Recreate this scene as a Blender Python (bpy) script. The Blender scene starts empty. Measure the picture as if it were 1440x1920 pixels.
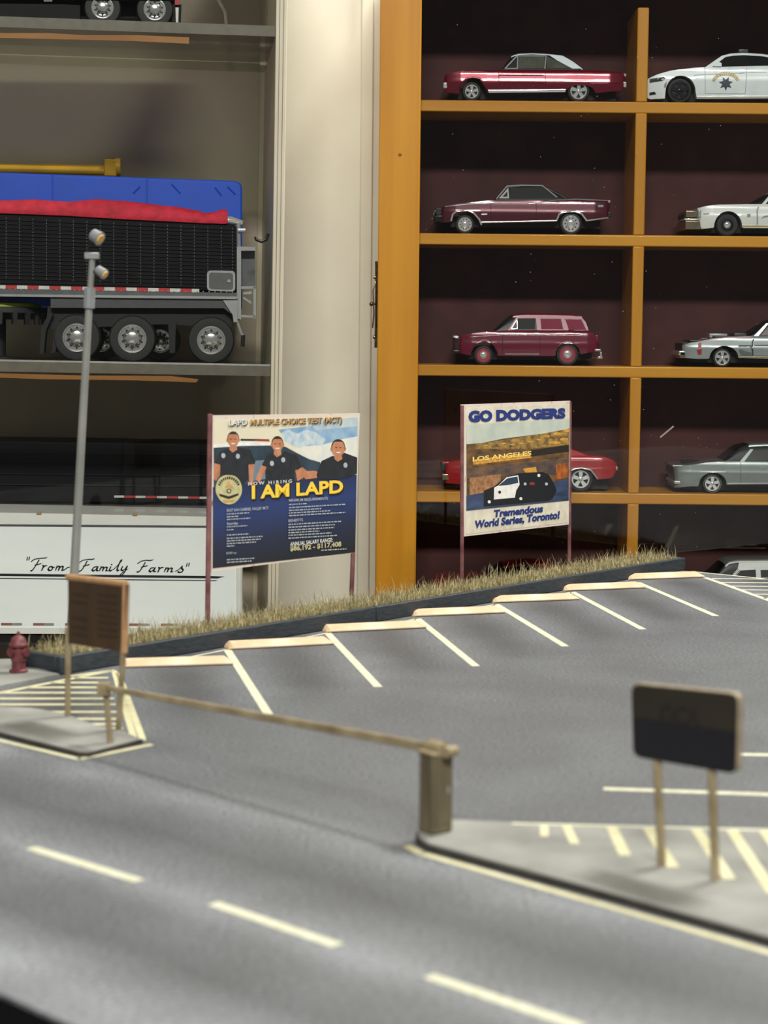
import bpy, bmesh, math, random
from mathutils import Vector, Matrix
random.seed(7)
SC = bpy.context.scene
COL = SC.collection
S = 0.001                                  # everything below is written in millimetres
F, YH, ROLL, HC = 3700.0, 620.0, math.radians(0.53), 100.0

# ------------------------------------------------------------------ camera
TH = math.atan((960 - YH) / F)
fw = Vector((0, math.cos(TH), -math.sin(TH)))
up0 = Vector((0, math.sin(TH), math.cos(TH)))
rt0 = Vector((1, 0, 0))
RT = rt0 * math.cos(ROLL) + up0 * math.sin(ROLL)
UP = up0 * math.cos(ROLL) - rt0 * math.sin(ROLL)
CAM = Vector((0, 0, HC))
cd = bpy.data.cameras.new('camera')
cam = bpy.data.objects.new('camera', cd)
COL.objects.link(cam)
R3 = Matrix((RT, UP, -fw)).transposed()
cam.matrix_world = Matrix.Translation(CAM * S) @ R3.to_4x4()
cd.sensor_fit = 'AUTO'
cd.sensor_width = 36.0
cd.lens = F / 1920 * 36.0
cd.clip_start = 0.02
cd.clip_end = 50
cd.dof.use_dof = True
cd.dof.focus_distance = 0.79
cd.dof.aperture_fstop = 30.0
SC.camera = cam

# ------------------------------------------------------------------ world, lights, exposure
w = bpy.data.worlds.new('room_light')
SC.world = w
w.use_nodes = True
w.node_tree.nodes['Background'].inputs[0].default_value = (0.93, 0.96, 1.0, 1)
w.node_tree.nodes['Background'].inputs[1].default_value = 0.15


def area(name, loc, target, sx, sy, watt, col):
    l = bpy.data.lights.new(name, 'AREA')
    l.shape = 'RECTANGLE'
    l.size, l.size_y = sx * S, sy * S
    l.energy = watt
    l.color = col
    o = bpy.data.objects.new(name, l)
    COL.objects.link(o)
    o.location = Vector(loc) * S
    o.rotation_euler = (Vector(target) - Vector(loc)).to_track_quat('-Z', 'Y').to_euler()
    return o


area('ceiling_light_tube', (430, 800, 1050), (40, 480, 0), 260, 160, 15, (1.0, 0.985, 0.95))
area('room_ceiling_panel', (80, -1250, 1500), (0, 850, 80), 1000, 160, 56, (1.0, 0.985, 0.94))
SC.view_settings.view_transform = 'Standard'
SC.view_settings.look = 'None'
SC.view_settings.gamma = 1
SC.view_settings.use_curve_mapping = False
SC.view_settings.exposure = 0.0

# ------------------------------------------------------------------ helpers: pixels to directions
def ray(px, py):
    return fw * F + RT * (px - 720) - UP * (py - 960)


def gnd(px, py, z=0.0):
    d = ray(px, py)
    return CAM + d * ((z - HC) / d.z)


class Frame:
    """a local frame (mm): x right, y away, z up"""
    def __init__(s, o, yaw=0.0, tilt=0.0):
        s.o = Vector(o)
        X = Vector((math.cos(yaw), math.sin(yaw), -tilt)).normalized()
        Y = Vector((-math.sin(yaw), math.cos(yaw), 0))
        Z = X.cross(Y).normalized()
        s.X, s.Y, s.Z = X, Y, Z
        s.R = Matrix((X, Y, Z)).transposed()

    def px(s, px, py, y0=0.0):
        d = ray(px, py)
        p0 = s.o + s.Y * y0
        t = (p0 - CAM).dot(s.Y) / d.dot(s.Y)
        q = CAM + d * t - s.o
        return Vector((q.dot(s.X), y0, q.dot(s.Z)))

    def loc(s, p):
        q = Vector(p) - s.o
        return Vector((q.dot(s.X), q.dot(s.Y), q.dot(s.Z)))

    def mat(s):
        return Matrix.Translation(s.o * S) @ s.R.to_4x4()


# ------------------------------------------------------------------ helpers: materials
def lin(c):
    r = []
    for v in c[:3]:
        v = v / 255.0
        r.append(v / 12.92 if v <= 0.04045 else ((v + 0.055) / 1.055) ** 2.4)
    return (r[0], r[1], r[2], 1)


MATS = {}


def mat(name, col, rough=0.5, metal=0.0, coat=0.0, var=0.12, scale=300, col2=None, bump=0.0, bscale=None,
        stretch=(1, 1, 1), emit=0.0, spec=0.5, detail=4, lo=0.3, hi=0.7):
    if name in MATS:
        return MATS[name]
    m = bpy.data.materials.new(name)
    m.use_nodes = True
    nt = m.node_tree
    b = nt.nodes['Principled BSDF']
    b.inputs['Roughness'].default_value = rough
    b.inputs['Metallic'].default_value = metal
    b.inputs['Coat Weight'].default_value = coat
    b.inputs['Coat Roughness'].default_value = 0.06
    b.inputs['Specular IOR Level'].default_value = spec
    tc = nt.nodes.new('ShaderNodeTexCoord')
    mp = nt.nodes.new('ShaderNodeMapping')
    mp.inputs['Scale'].default_value = stretch
    nt.links.new(tc.outputs['Object'], mp.inputs['Vector'])
    nz = nt.nodes.new('ShaderNodeTexNoise')
    nz.inputs['Scale'].default_value = scale
    nz.inputs['Detail'].default_value = detail
    nt.links.new(mp.outputs['Vector'], nz.inputs['Vector'])
    rp = nt.nodes.new('ShaderNodeValToRGB')
    a = lin(col)
    c2 = lin(col2) if col2 else tuple(min(1, v * (1 + var)) for v in a[:3]) + (1,)
    c1 = a if col2 else tuple(v * (1 - var) for v in a[:3]) + (1,)
    rp.color_ramp.elements[0].position = lo
    rp.color_ramp.elements[1].position = hi
    rp.color_ramp.elements[0].color = c1
    rp.color_ramp.elements[1].color = c2
    nt.links.new(nz.outputs['Fac'], rp.inputs['Fac'])
    nt.links.new(rp.outputs['Color'], b.inputs['Base Color'])
    if emit:
        nt.links.new(rp.outputs['Color'], b.inputs['Emission Color'])
        b.inputs['Emission Strength'].default_value = emit
    if bump:
        nb = nt.nodes.new('ShaderNodeTexNoise')
        nb.inputs['Scale'].default_value = bscale or scale
        nb.inputs['Detail'].default_value = 4
        nt.links.new(mp.outputs['Vector'], nb.inputs['Vector'])
        bp = nt.nodes.new('ShaderNodeBump')
        bp.inputs['Strength'].default_value = bump
        bp.inputs['Distance'].default_value = 0.0005
        nt.links.new(nb.outputs['Fac'], bp.inputs['Height'])
        nt.links.new(bp.outputs['Normal'], b.inputs['Normal'])
    MATS[name] = m
    return m


def pane_mat(name, tint=(250, 252, 250), ior=1.45, rough=0.0):
    m = bpy.data.materials.new(name)
    m.use_nodes = True
    nt = m.node_tree
    nt.nodes.remove(nt.nodes['Principled BSDF'])
    out = nt.nodes['Material Output']
    tr = nt.nodes.new('ShaderNodeBsdfTransparent')
    tr.inputs[0].default_value = lin(tint)
    gl = nt.nodes.new('ShaderNodeBsdfGlossy')
    gl.inputs['Roughness'].default_value = rough
    fr = nt.nodes.new('ShaderNodeFresnel')
    fr.inputs['IOR'].default_value = ior
    mx = nt.nodes.new('ShaderNodeMixShader')
    nt.links.new(fr.outputs[0], mx.inputs[0])
    nt.links.new(tr.outputs[0], mx.inputs[1])
    nt.links.new(gl.outputs[0], mx.inputs[2])
    nt.links.new(mx.outputs[0], out.inputs['Surface'])
    return m


def glass_mat(name, tint, rough=0.02, ior=1.49):
    m = bpy.data.materials.new(name)
    m.use_nodes = True
    b = m.node_tree.nodes['Principled BSDF']
    b.inputs['Base Color'].default_value = lin(tint)
    b.inputs['Roughness'].default_value = rough
    b.inputs['Transmission Weight'].default_value = 1.0
    b.inputs['IOR'].default_value = ior
    return m


def ramp_z_mat(name, stops, z0, z1, rough=0.5):
    """a printed vertical colour blend between heights z0 and z1 (mm, object space)"""
    m = bpy.data.materials.new(name)
    m.use_nodes = True
    nt = m.node_tree
    b = nt.nodes['Principled BSDF']
    b.inputs['Roughness'].default_value = rough
    tc = nt.nodes.new('ShaderNodeTexCoord')
    sp = nt.nodes.new('ShaderNodeSeparateXYZ')
    nt.links.new(tc.outputs['Object'], sp.inputs[0])
    mr = nt.nodes.new('ShaderNodeMapRange')
    mr.inputs['From Min'].default_value = z0 * S
    mr.inputs['From Max'].default_value = z1 * S
    nt.links.new(sp.outputs['Z'], mr.inputs['Value'])
    rp = nt.nodes.new('ShaderNodeValToRGB')
    els = rp.color_ramp.elements
    els[0].position, els[0].color = stops[0][0], lin(stops[0][1])
    els[1].position, els[1].color = stops[-1][0], lin(stops[-1][1])
    for p, c in stops[1:-1]:
        e = els.new(p)
        e.color = lin(c)
    nt.links.new(mr.outputs[0], rp.inputs[0])
    nt.links.new(rp.outputs[0], b.inputs['Base Color'])
    return m


# ------------------------------------------------------------------ helpers: meshes
class MB:
    def __init__(s):
        s.v, s.f = [], []

    def add(s, vs, fs):
        n = len(s.v)
        s.v += [Vector(p) for p in vs]
        s.f += [tuple(i + n for i in f) for f in fs]
        return s

    def box(s, a, b):
        x0, y0, z0 = a
        x1, y1, z1 = b
        return s.add([(x0, y0, z0), (x1, y0, z0), (x1, y1, z0), (x0, y1, z0), (x0, y0, z1), (x1, y0, z1), (x1, y1, z1), (x0, y1, z1)],
                     [(0, 3, 2, 1), (4, 5, 6, 7), (0, 1, 5, 4), (1, 2, 6, 5), (2, 3, 7, 6), (3, 0, 4, 7)])

    def loft(s, rings, close=True, cap=True):
        n = len(rings[0])
        vs = [p for r in rings for p in r]
        fs = []
        for i in range(len(rings) - 1):
            for j in range(n if close else n - 1):
                k = (j + 1) % n
                fs.append((i * n + j, i * n + k, (i + 1) * n + k, (i + 1) * n + j))
        if cap:
            fs.append(tuple(range(n))[::-1])
            fs.append(tuple(range((len(rings) - 1) * n, len(rings) * n)))
        return s.add(vs, fs)

    def prism(s, poly, vec):
        vec = Vector(vec)
        return s.loft([[Vector(p) for p in poly], [Vector(p) + vec for p in poly]])

    def tube(s, pts, r, n=8, cap=True):
        pts = [Vector(p) for p in pts]
        rs = r if isinstance(r, (list, tuple)) else [r] * len(pts)
        rings = []
        ref = None
        for i, p in enumerate(pts):
            d = (pts[min(i + 1, len(pts) - 1)] - pts[max(i - 1, 0)]).normalized()
            if ref is None:
                ref = Vector((0, 0, 1)) if abs(d.z) < 0.9 else Vector((0, 1, 0))
            a = d.cross(ref).normalized()
            b = a.cross(d).normalized()
            ref = b
            rings.append([p + (a * math.cos(2 * math.pi * k / n) + b * math.sin(2 * math.pi * k / n)) * rs[i] for k in range(n)])
        return s.loft(rings, cap=cap)

    def lathe(s, prof, c, axis='y', n=28, cap=True):
        """prof: list of (radius, along) about the axis through c"""
        c = Vector(c)
        rings = []
        for r, h in prof:
            ring = []
            for k in range(n):
                a = 2 * math.pi * k / n
                if axis == 'y':
                    ring.append(c + Vector((r * math.cos(a), h, r * math.sin(a))))
                elif axis == 'z':
                    ring.append(c + Vector((r * math.cos(a), r * math.sin(a), h)))
                else:
                    ring.append(c + Vector((h, r * math.cos(a), r * math.sin(a))))
            rings.append(ring)
        return s.loft(rings, cap=cap)

    def mirror_y(s):
        n = len(s.v)
        s.v += [Vector((p.x, -p.y, p.z)) for p in s.v]
        s.f += [tuple(i + n for i in f[::-1]) for f in s.f]
        return s

    def moved(s, m):
        s.v = [m @ p for p in s.v]
        return s

    def build(s, name, m, parent=None, smooth=35, bevel=0.0, frame=None, seg=2):
        me = bpy.data.meshes.new(name)
        me.from_pydata([p * S for p in s.v], [], s.f)
        bm = bmesh.new()
        bm.from_mesh(me)
        bmesh.ops.recalc_face_normals(bm, faces=bm.faces)
        bm.to_mesh(me)
        bm.free()
        me.polygons.foreach_set('use_smooth', [True] * len(me.polygons))
        me.set_sharp_from_angle(angle=math.radians(smooth))
        me.materials.append(m)
        o = bpy.data.objects.new(name, me)
        COL.objects.link(o)
        if parent:
            o.parent = parent
        if frame:
            o.matrix_world = frame.mat()
        if bevel:
            bv = o.modifiers.new('bevel', 'BEVEL')
            bv.width = bevel * S
            bv.segments = seg
            bv.limit_method = 'ANGLE'
        return o


def tag(o, label, cat, group=None, kind=None):
    if label:
        o['label'] = label
    if cat:
        o['category'] = cat
    if group:
        o['group'] = group
    if kind:
        o['kind'] = kind
    return o


def thing(name, frame, label, cat, group=None):
    o = bpy.data.objects.new(name, None)
    o.empty_display_size = 0.005
    COL.objects.link(o)
    o.matrix_world = frame.mat()
    return tag(o, label, cat, group)


def poly_on(fr, pts, y0, th, name, m, parent, cv=lambda x, y: (x, y), bevel=0):
    """a flat piece whose outline is given as directions, laid on the plane y=y0 of frame fr, th thick (away)"""
    p = [fr.px(*cv(*q), y0) for q in pts]
    return MB().prism(p, (0, th, 0)).build(name, m, parent, bevel=bevel)


def ell(cx, cy, rx, ry, a0=0, a1=360, n=28):
    return [(cx + rx * math.cos(math.radians(a0 + (a1 - a0) * i / n)), cy + ry * math.sin(math.radians(a0 + (a1 - a0) * i / n)))
            for i in range(n if a1 - a0 == 360 else n + 1)]


def text_mesh(txt, bold=0.0, shear=0.0, space=1.0):
    cu = bpy.data.curves.new('t', 'FONT')
    cu.body = txt
    cu.offset = bold
    cu.shear = shear
    cu.space_character = space
    cu.resolution_u = 3
    o = bpy.data.objects.new('t', cu)
    COL.objects.link(o)
    bpy.context.view_layer.update()
    me = bpy.data.meshes.new_from_object(o.evaluated_get(bpy.context.evaluated_depsgraph_get()))
    vs = [v.co.copy() for v in me.vertices]
    fs = [tuple(p.vertices) for p in me.polygons]
    bpy.data.objects.remove(o)
    bpy.data.curves.remove(cu)
    bpy.data.meshes.remove(me)
    return vs, fs


def text_on(fr, txt, L, R_, cap, y0, m, parent, name='lettering', bold=0.0, shear=0.0, space=1.0, cv=lambda x, y: (x, y), capr=None):
    vs, fs = text_mesh(txt, bold, shear, space)
    x0 = min(v.x for v in vs)
    x1 = max(v.x for v in vs)
    H = 0.73
    b = MB()
    out = []
    capr = capr or cap
    for v in vs:
        t = (v.x - x0) / (x1 - x0)
        c = cap + (capr - cap) * t
        px = L[0] + (R_[0] - L[0]) * t
        py = L[1] + (R_[1] - L[1]) * t - c * v.y / H
        out.append(fr.px(*cv(px, py), y0))
    b.add(out, fs)
    return b.build(name, m, parent)


# ------------------------------------------------------------------ materials
M_wall = mat('cream_paint', (224, 220, 200), 0.6, var=0.05, scale=30, bump=0.05, bscale=900)
M_table = mat('dark_table', (22, 22, 24), 0.5)
M_white = mat('white_paint', (214, 216, 212), 0.35, coat=0.3, var=0.04, scale=60)
M_chrome = mat('chrome', (228, 228, 226), 0.12, 0.7, var=0.02)
M_silver = mat('silver_metal', (172, 174, 176), 0.3, 0.5, var=0.06)
M_rim = mat('polished_rim', (236, 236, 234), 0.16, 0.93, var=0.02)
M_dchrome = mat('dull_chrome', (150, 138, 115), 0.25, 0.9, var=0.2, scale=500)
M_tire = mat('tyre_rubber', (26, 26, 27), 0.7, var=0.15)
M_black = mat('satin_black', (14, 14, 16), 0.4)
M_chassis = mat('underbody_black', (9, 9, 10), 0.7)
M_glassd = mat('car_glass', (17, 19, 19), 0.3, var=0.1, spec=0.12)
M_red = mat('red_plastic', (150, 25, 35), 0.4)


def wood_mat(name, c1, c2, axis, rough=0.35):
    st = [0.35, 0.35, 0.35]
    st[axis] = 0.02
    return mat(name, c1, rough, col2=c2, scale=260, stretch=tuple(st), coat=0.25, bump=0.05, detail=6)


M_woodv = wood_mat('honey_wood_vertical', (172, 112, 16), (198, 140, 36), 2)
M_woodh = wood_mat('honey_wood_horizontal', (172, 112, 16), (200, 142, 38), 0)

# ------------------------------------------------------------------ setting: table, back wall
TZ = -50.0
WY = 942.0
o = MB().box((-1500, -300, TZ - 30), (1500, WY, TZ)).build('floor', M_table)
o['kind'] = 'structure'
o = MB().box((-1500, WY, TZ - 30), (1500, WY + 20, 900)).build('wall_back', M_wall)
o['kind'] = 'structure'


def pxx(px, y):                     # world x (mm) of an image column on the frontal plane y (at mid height)
    return (px - 720) / F * y


def zy(py, y, px=720):
    return Frame((0, y, 0)).px(px, py, 0).z


# ================================================================== diorama board
NA, NB = gnd(0, 1862), gnd(130, 1920)
nd = (NB - NA).normalized()
P0, P1 = gnd(114, 1266), gnd(1285, 1069)            # foot of the kerb, both ends
cdv = (P1 - P0).normalized()
cn = Vector((-cdv.y, cdv.x, 0))                     # away from the car park
if cn.y < 0:
    cn = -cn
CH = 5.2
PW = 19.0
E0, E1 = gnd(1290, 1071), gnd(1440, 1086)
ed = (E1 - E0).normalized()
A = NA + nd * ((-190 - NA.x) / nd.x)
B = NA + nd * ((260 - NA.x) / nd.x)
C = E0 + ed * ((300 - E0.x) / ed.x)
board = [A, B, Vector((300, B.y + 60, 0)), C, E0, P1 + cn * (PW + 1), P0 + cn * (PW + 1) - cdv * 2, gnd(30, 1240), gnd(-300, 1246)]


starts = [(426, 1218), (614, 1187), (783, 1160), (930, 1133), (1073, 1110), (1195, 1092)]
ends = [(503, 1339), (709, 1288), (892, 1249), (1060, 1212), (1205, 1180), (1342, 1155)]


def asphalt_mat():
    m = bpy.data.materials.new('asphalt')
    m.use_nodes = True
    nt = m.node_tree
    b = nt.nodes['Principled BSDF']
    b.inputs['Roughness'].default_value = 0.55
    N, L = nt.nodes.new, nt.links.new
    tc = N('ShaderNodeTexCoord')
    a, c = gnd(160, 1622), gnd(515, 1735)
    d = (c - a).normalized()
    n = Vector((-d.y, d.x, 0))
    dp = N('ShaderNodeVectorMath')
    dp.operation = 'DOT_PRODUCT'
    dp.inputs[1].default_value = n
    nzb = N('ShaderNodeTexNoise')
    nzb.inputs['Scale'].default_value = 18
    nzb.inputs['Detail'].default_value = 2
    L(tc.outputs['Object'], nzb.inputs['Vector'])
    L(tc.outputs['Object'], dp.inputs[0])
    ma = N('ShaderNodeMath')
    ma.operation = 'MULTIPLY_ADD'
    L(nzb.outputs['Fac'], ma.inputs[0])
    ma.inputs[1].default_value = 0.014
    L(dp.outputs['Value'], ma.inputs[2])
    mr = N('ShaderNodeMapRange')
    off = (a - Vector((0, 500, 0))).dot(n) * S + 0.007
    mr.inputs['From Min'].default_value = off - 0.060
    mr.inputs['From Max'].default_value = off + 0.060
    L(ma.outputs[0], mr.inputs['Value'])
    rp = N('ShaderNodeValToRGB')
    e = rp.color_ramp.elements
    g = lambda v: lin((v * 0.88, v * 0.88 + 2, v * 0.88 + 4))
    e[0].position, e[0].color = 0.0, g(128)
    e[1].position, e[1].color = 1.0, g(104)
    for p, v in ((0.13, 150), (0.28, 98), (0.42, 112), (0.5, 144), (0.58, 118), (0.70, 90), (0.80, 104), (0.90, 134)):
        q = e.new(p)
        q.color = g(v)
    L(mr.outputs[0], rp.inputs[0])
    # airbrushed blotches and fine grit
    n2 = N('ShaderNodeTexNoise')
    n2.inputs['Scale'].default_value = 34
    n2.inputs['Detail'].default_value = 3
    L(tc.outputs['Object'], n2.inputs['Vector'])
    r2 = N('ShaderNodeValToRGB')
    r2.color_ramp.elements[0].position, r2.color_ramp.elements[0].color = 0.36, (0.86, 0.86, 0.87, 1)
    r2.color_ramp.elements[1].position, r2.color_ramp.elements[1].color = 0.68, (1.08, 1.09, 1.10, 1)
    L(n2.outputs['Fac'], r2.inputs[0])
    n3 = N('ShaderNodeTexNoise')
    n3.inputs['Scale'].default_value = 1000
    n3.inputs['Detail'].default_value = 3
    L(tc.outputs['Object'], n3.inputs['Vector'])
    r3 = N('ShaderNodeValToRGB')
    r3.color_ramp.elements[0].position, r3.color_ramp.elements[0].color = 0.32, (0.6, 0.6, 0.6, 1)
    r3.color_ramp.elements[1].position, r3.color_ramp.elements[1].color = 0.68, (1.36, 1.36, 1.36, 1)
    L(n3.outputs['Fac'], r3.inputs[0])
    x1, x2 = N('ShaderNodeMix'), N('ShaderNodeMix')
    for x in (x1, x2):
        x.data_type = 'RGBA'
        x.blend_type = 'MULTIPLY'
        x.inputs[0].default_value = 1.0
    L(rp.outputs[0], x1.inputs[6])
    L(r2.outputs[0], x1.inputs[7])
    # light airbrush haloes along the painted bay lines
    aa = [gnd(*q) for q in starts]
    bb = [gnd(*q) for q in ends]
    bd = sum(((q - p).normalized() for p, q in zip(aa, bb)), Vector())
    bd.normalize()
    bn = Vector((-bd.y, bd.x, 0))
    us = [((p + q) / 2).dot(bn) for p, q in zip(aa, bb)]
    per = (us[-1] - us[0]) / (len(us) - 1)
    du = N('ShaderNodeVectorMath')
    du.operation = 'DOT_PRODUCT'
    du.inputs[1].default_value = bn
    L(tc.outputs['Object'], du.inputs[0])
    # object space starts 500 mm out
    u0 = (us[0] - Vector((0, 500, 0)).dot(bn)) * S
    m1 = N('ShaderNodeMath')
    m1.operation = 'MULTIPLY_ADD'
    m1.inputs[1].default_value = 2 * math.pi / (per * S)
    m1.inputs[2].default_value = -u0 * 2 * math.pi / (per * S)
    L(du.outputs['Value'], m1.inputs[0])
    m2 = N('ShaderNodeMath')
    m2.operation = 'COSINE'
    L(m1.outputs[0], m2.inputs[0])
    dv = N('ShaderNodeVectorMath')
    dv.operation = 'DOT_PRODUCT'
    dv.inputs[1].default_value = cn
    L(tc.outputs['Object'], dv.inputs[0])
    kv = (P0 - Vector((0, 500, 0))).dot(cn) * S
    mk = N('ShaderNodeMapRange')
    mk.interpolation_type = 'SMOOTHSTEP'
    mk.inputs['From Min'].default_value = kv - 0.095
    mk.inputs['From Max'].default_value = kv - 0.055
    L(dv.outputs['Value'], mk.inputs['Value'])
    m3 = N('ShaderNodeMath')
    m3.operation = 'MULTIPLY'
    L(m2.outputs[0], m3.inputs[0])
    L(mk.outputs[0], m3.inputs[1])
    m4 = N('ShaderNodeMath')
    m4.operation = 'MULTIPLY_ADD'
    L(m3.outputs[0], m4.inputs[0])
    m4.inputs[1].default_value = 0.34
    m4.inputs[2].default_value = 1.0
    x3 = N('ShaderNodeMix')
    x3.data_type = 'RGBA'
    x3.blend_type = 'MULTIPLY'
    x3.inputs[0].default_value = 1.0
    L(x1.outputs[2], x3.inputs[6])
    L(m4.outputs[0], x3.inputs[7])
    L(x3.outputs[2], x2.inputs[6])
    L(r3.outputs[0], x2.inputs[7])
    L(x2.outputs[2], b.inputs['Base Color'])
    bp = N('ShaderNodeBump')
    bp.inputs['Strength'].default_value = 0.25
    bp.inputs['Distance'].default_value = 0.0003
    L(n3.outputs['Fac'], bp.inputs['Height'])
    L(bp.outputs['Normal'], b.inputs['Normal'])
    return m


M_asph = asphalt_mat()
M_line = mat('road_paint', (188, 186, 152), 0.6, col2=(215, 214, 192), scale=400)
M_yline = mat('kerb_paint_yellow', (190, 184, 138), 0.6, col2=(210, 205, 170), scale=300)
M_conc = mat('concrete', (112, 112, 106), 0.7, col2=(150, 150, 142), scale=60, bump=0.2, bscale=1500)
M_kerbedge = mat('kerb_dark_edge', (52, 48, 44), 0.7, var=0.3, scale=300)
M_kerb = mat('dark_kerb_timber', (34, 40, 45), 0.6, col2=(52, 58, 63), scale=300, stretch=(1, 1, 4), bump=0.3)

W0 = Frame((0, 0, 0))
dio = thing('diorama_board', Frame((0, 500, TZ)), 'grey asphalt car park diorama board with painted bays and a dashed road', 'diorama')
DO = Vector((0, 500, TZ))


def dl(p):
    return Vector(p) - DO


MB().prism([dl(p + Vector((0, 0, -0.6))) for p in board], (0, 0, TZ + 0.6)).build('base_frame', M_black, dio)
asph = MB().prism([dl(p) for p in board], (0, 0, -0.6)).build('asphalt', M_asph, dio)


def gpoly(pts, name, m, h=0.07, z=0.0, parent=dio):
    b = MB().prism([dl(gnd(x, y, z)) for x, y in pts], (0, 0, h))
    return b.build(name, m, parent)


def gline(p, q, width, name, m, z=0.0, h=0.07):
    a, b = gnd(*p, z), gnd(*q, z)
    d = (b - a).normalized()
    n = Vector((-d.y, d.x, 0)) * width / 2
    return MB().prism([dl(v) for v in (a + n, b + n, b - n, a - n)], (0, 0, h)).build(name, m, dio)


for s_, e_ in zip(starts, ends):
    gline(s_, e_, 2.5, 'bay_line', M_line)
gline((130, 1268), (214, 1256), 1.6, 'border_line', M_yline)
for a_, b_ in zip(starts[:-1], starts[1:]):
    gline((a_[0] - 70, a_[1] + 14), a_, 1.0, 'border_line', M_line)
# dashes of the road
for a_, b_ in (((58, 1590), (262, 1652)), ((400, 1694), (634, 1773)), ((804, 1830), (1090, 1926)), ((-330, 1478), (-180, 1519))):
    gline(a_, b_, 2.6, 'lane_dash', M_line)
# bay lines at the right
gline((1132, 1479), (1560, 1494), 2.6, 'bay_line', M_line)
gline((1340, 1414), (1600, 1418), 2.6, 'bay_line', M_line)
# hatched corner far right
gline((1322, 1083), (1520, 1154), 2.4, 'hatch_border', M_line)
gline((1300, 1072), (1560, 1098), 1.6, 'hatch_border', M_line)
for y_, x_ in ((1085, 1335), (1092, 1352), (1099, 1372), (1106, 1392), (1114, 1413), (1122, 1432)):
    gline((x_, y_), (1540, y_ + 2), 2.0, 'hatch_stripe', M_line)
# hatched area at the left, in front of the raised strip
gline((-60, 1311), (212, 1257), 2.0, 'hatch_border', M_yline)
gline((214, 1258), (252, 1388), 1.7, 'hatch_border', M_yline)
gline((222, 1262), (268, 1388), 1.7, 'hatch_border', M_yline)
for y_, x0_, x1_ in ((1271, 140, 203), (1280, 95, 205), (1289, 50, 208), (1299, 5, 211), (1310, -30, 214), (1321, -40, 217), (1335, 35, 222),
                     (1348, 118, 226), (1358, 158, 229), (1366, 190, 231), (1374, 214, 234)):
    gline((x0_, y_), (x1_, y_), 2.2, 'hatch_stripe', M_yline)
# traffic islands
def island(top, name, hgt, edge):
    b = MB().prism([dl(gnd(x, y, 0)) for x, y in top], (0, 0, hgt))
    o = b.build(name, M_conc, dio, bevel=0.3)
    k = MB()
    for p, q in zip(edge[:-1], edge[1:]):
        a, c = gnd(*p), gnd(*q)
        d = (c - a).normalized()
        n = Vector((d.y, -d.x, 0))
        if n.y > 0:
            n = -n
        k.prism([dl(v) for v in (a - d * 0.2, c + d * 0.2, c + d * 0.2 + n * 0.5, a - d * 0.2 + n * 0.5)], (0, 0, hgt - 0.25))
    k.build('kerb_edge', M_kerbedge, o)
    return o


island([(-60, 1330), (60, 1336), (120, 1346), (180, 1368), (225, 1378), (264, 1394), (166, 1419), (148, 1418), (-60, 1366)], 'island_slab', 1.3,
       [(-60, 1366), (148, 1418), (166, 1419), (264, 1394)])
gline((-60, 1374), (150, 1424), 1.7, 'kerb_line', M_yline)
gline((146, 1424), (285, 1396), 1.7, 'kerb_line', M_yline)
isl = island([(786, 1584), (784, 1574), (800, 1564), (842, 1550), (1000, 1557), (1460, 1567), (1620, 1572), (1620, 1822), (1440, 1772), (1100, 1676), (805, 1596)],
             'island_slab', 1.6, [(784, 1574), (786, 1584), (805, 1596), (1100, 1676), (1440, 1772), (1620, 1822)])
for p_, q_ in (((762, 1586), (790, 1601)), ((788, 1600), (1110, 1691)), ((1108, 1690), (1640, 1843))):
    gline(p_, q_, 1.9, 'kerb_line', M_yline)
IZ = 1.6
gline((960, 1544), (1620, 1562), 1.2, 'hatch_border', M_line, IZ)
for a_, b_, w_ in (((1020, 1548), (1021, 1568), 1.6), ((1062, 1549), (1078, 1582), 1.8), ((1147, 1551), (1172, 1604), 2.2), ((1215, 1553), (1262, 1626), 2.2),
                   ((1305, 1555), (1368, 1648), 2.3), ((1372, 1557), (1450, 1675), 2.3), ((1434, 1559), (1520, 1680), 2.3)):
    gline(a_, b_, w_, 'hatch_stripe', M_yline, IZ)
# pavement corner under the hydrant
pv = MB().prism([dl(gnd(x, y)) for x, y in ((-300, 1352), (0, 1291), (112, 1269), (52, 1252), (30, 1240), (-300, 1246))], (0, 0, 0.8)).build('pavement', M_conc, dio)

# ------------------------------------------------------------------ raised grass strip behind a dark kerb
PF = Frame(P0 + Vector((0, 0, 0.08)))
plant = thing('grass_verge', PF, 'raised strip of dry grass boxed in by a dark timber kerb', 'planter')
LEN = (P1 - P0).length
join = gnd(703, 1166)
LJ = (join - P0).dot(cdv)
for a_, b_ in ((0, LJ - 0.25), (LJ + 0.25, LEN)):
    MB().prism([cdv * a_, cdv * b_, cdv * b_ + cn * 2.4, cdv * a_ + cn * 2.4], (0, 0, CH)).build('kerb', M_kerb, plant, bevel=0.35)
MB().prism([cn * 2.4, cn * PW, cn * PW + cdv * 2.4, cn * 2.4 + cdv * 2.4], (0, 0, CH)).build('kerb_end', M_kerb, plant, bevel=0.3)
MB().prism([cn * 2.4 + cdv * (LEN - 2.4), cn * PW + cdv * (LEN - 2.4), cn * PW + cdv * LEN, cn * 2.4 + cdv * LEN], (0, 0, CH)).build('kerb_end', M_kerb, plant, bevel=0.3)
M_soil = mat('dry_soil', (96, 88, 60), 0.95, col2=(132, 120, 78), scale=500, bump=0.5)
MB().prism([cn * 2.3 + cdv * 2.3, cn * PW + cdv * 2.3, cn * PW + cdv * (LEN - 2.3), cn * 2.3 + cdv * (LEN - 2.3)], (0, 0, CH - 0.9)).build('soil', M_soil, plant)
gm = MB()
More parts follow.
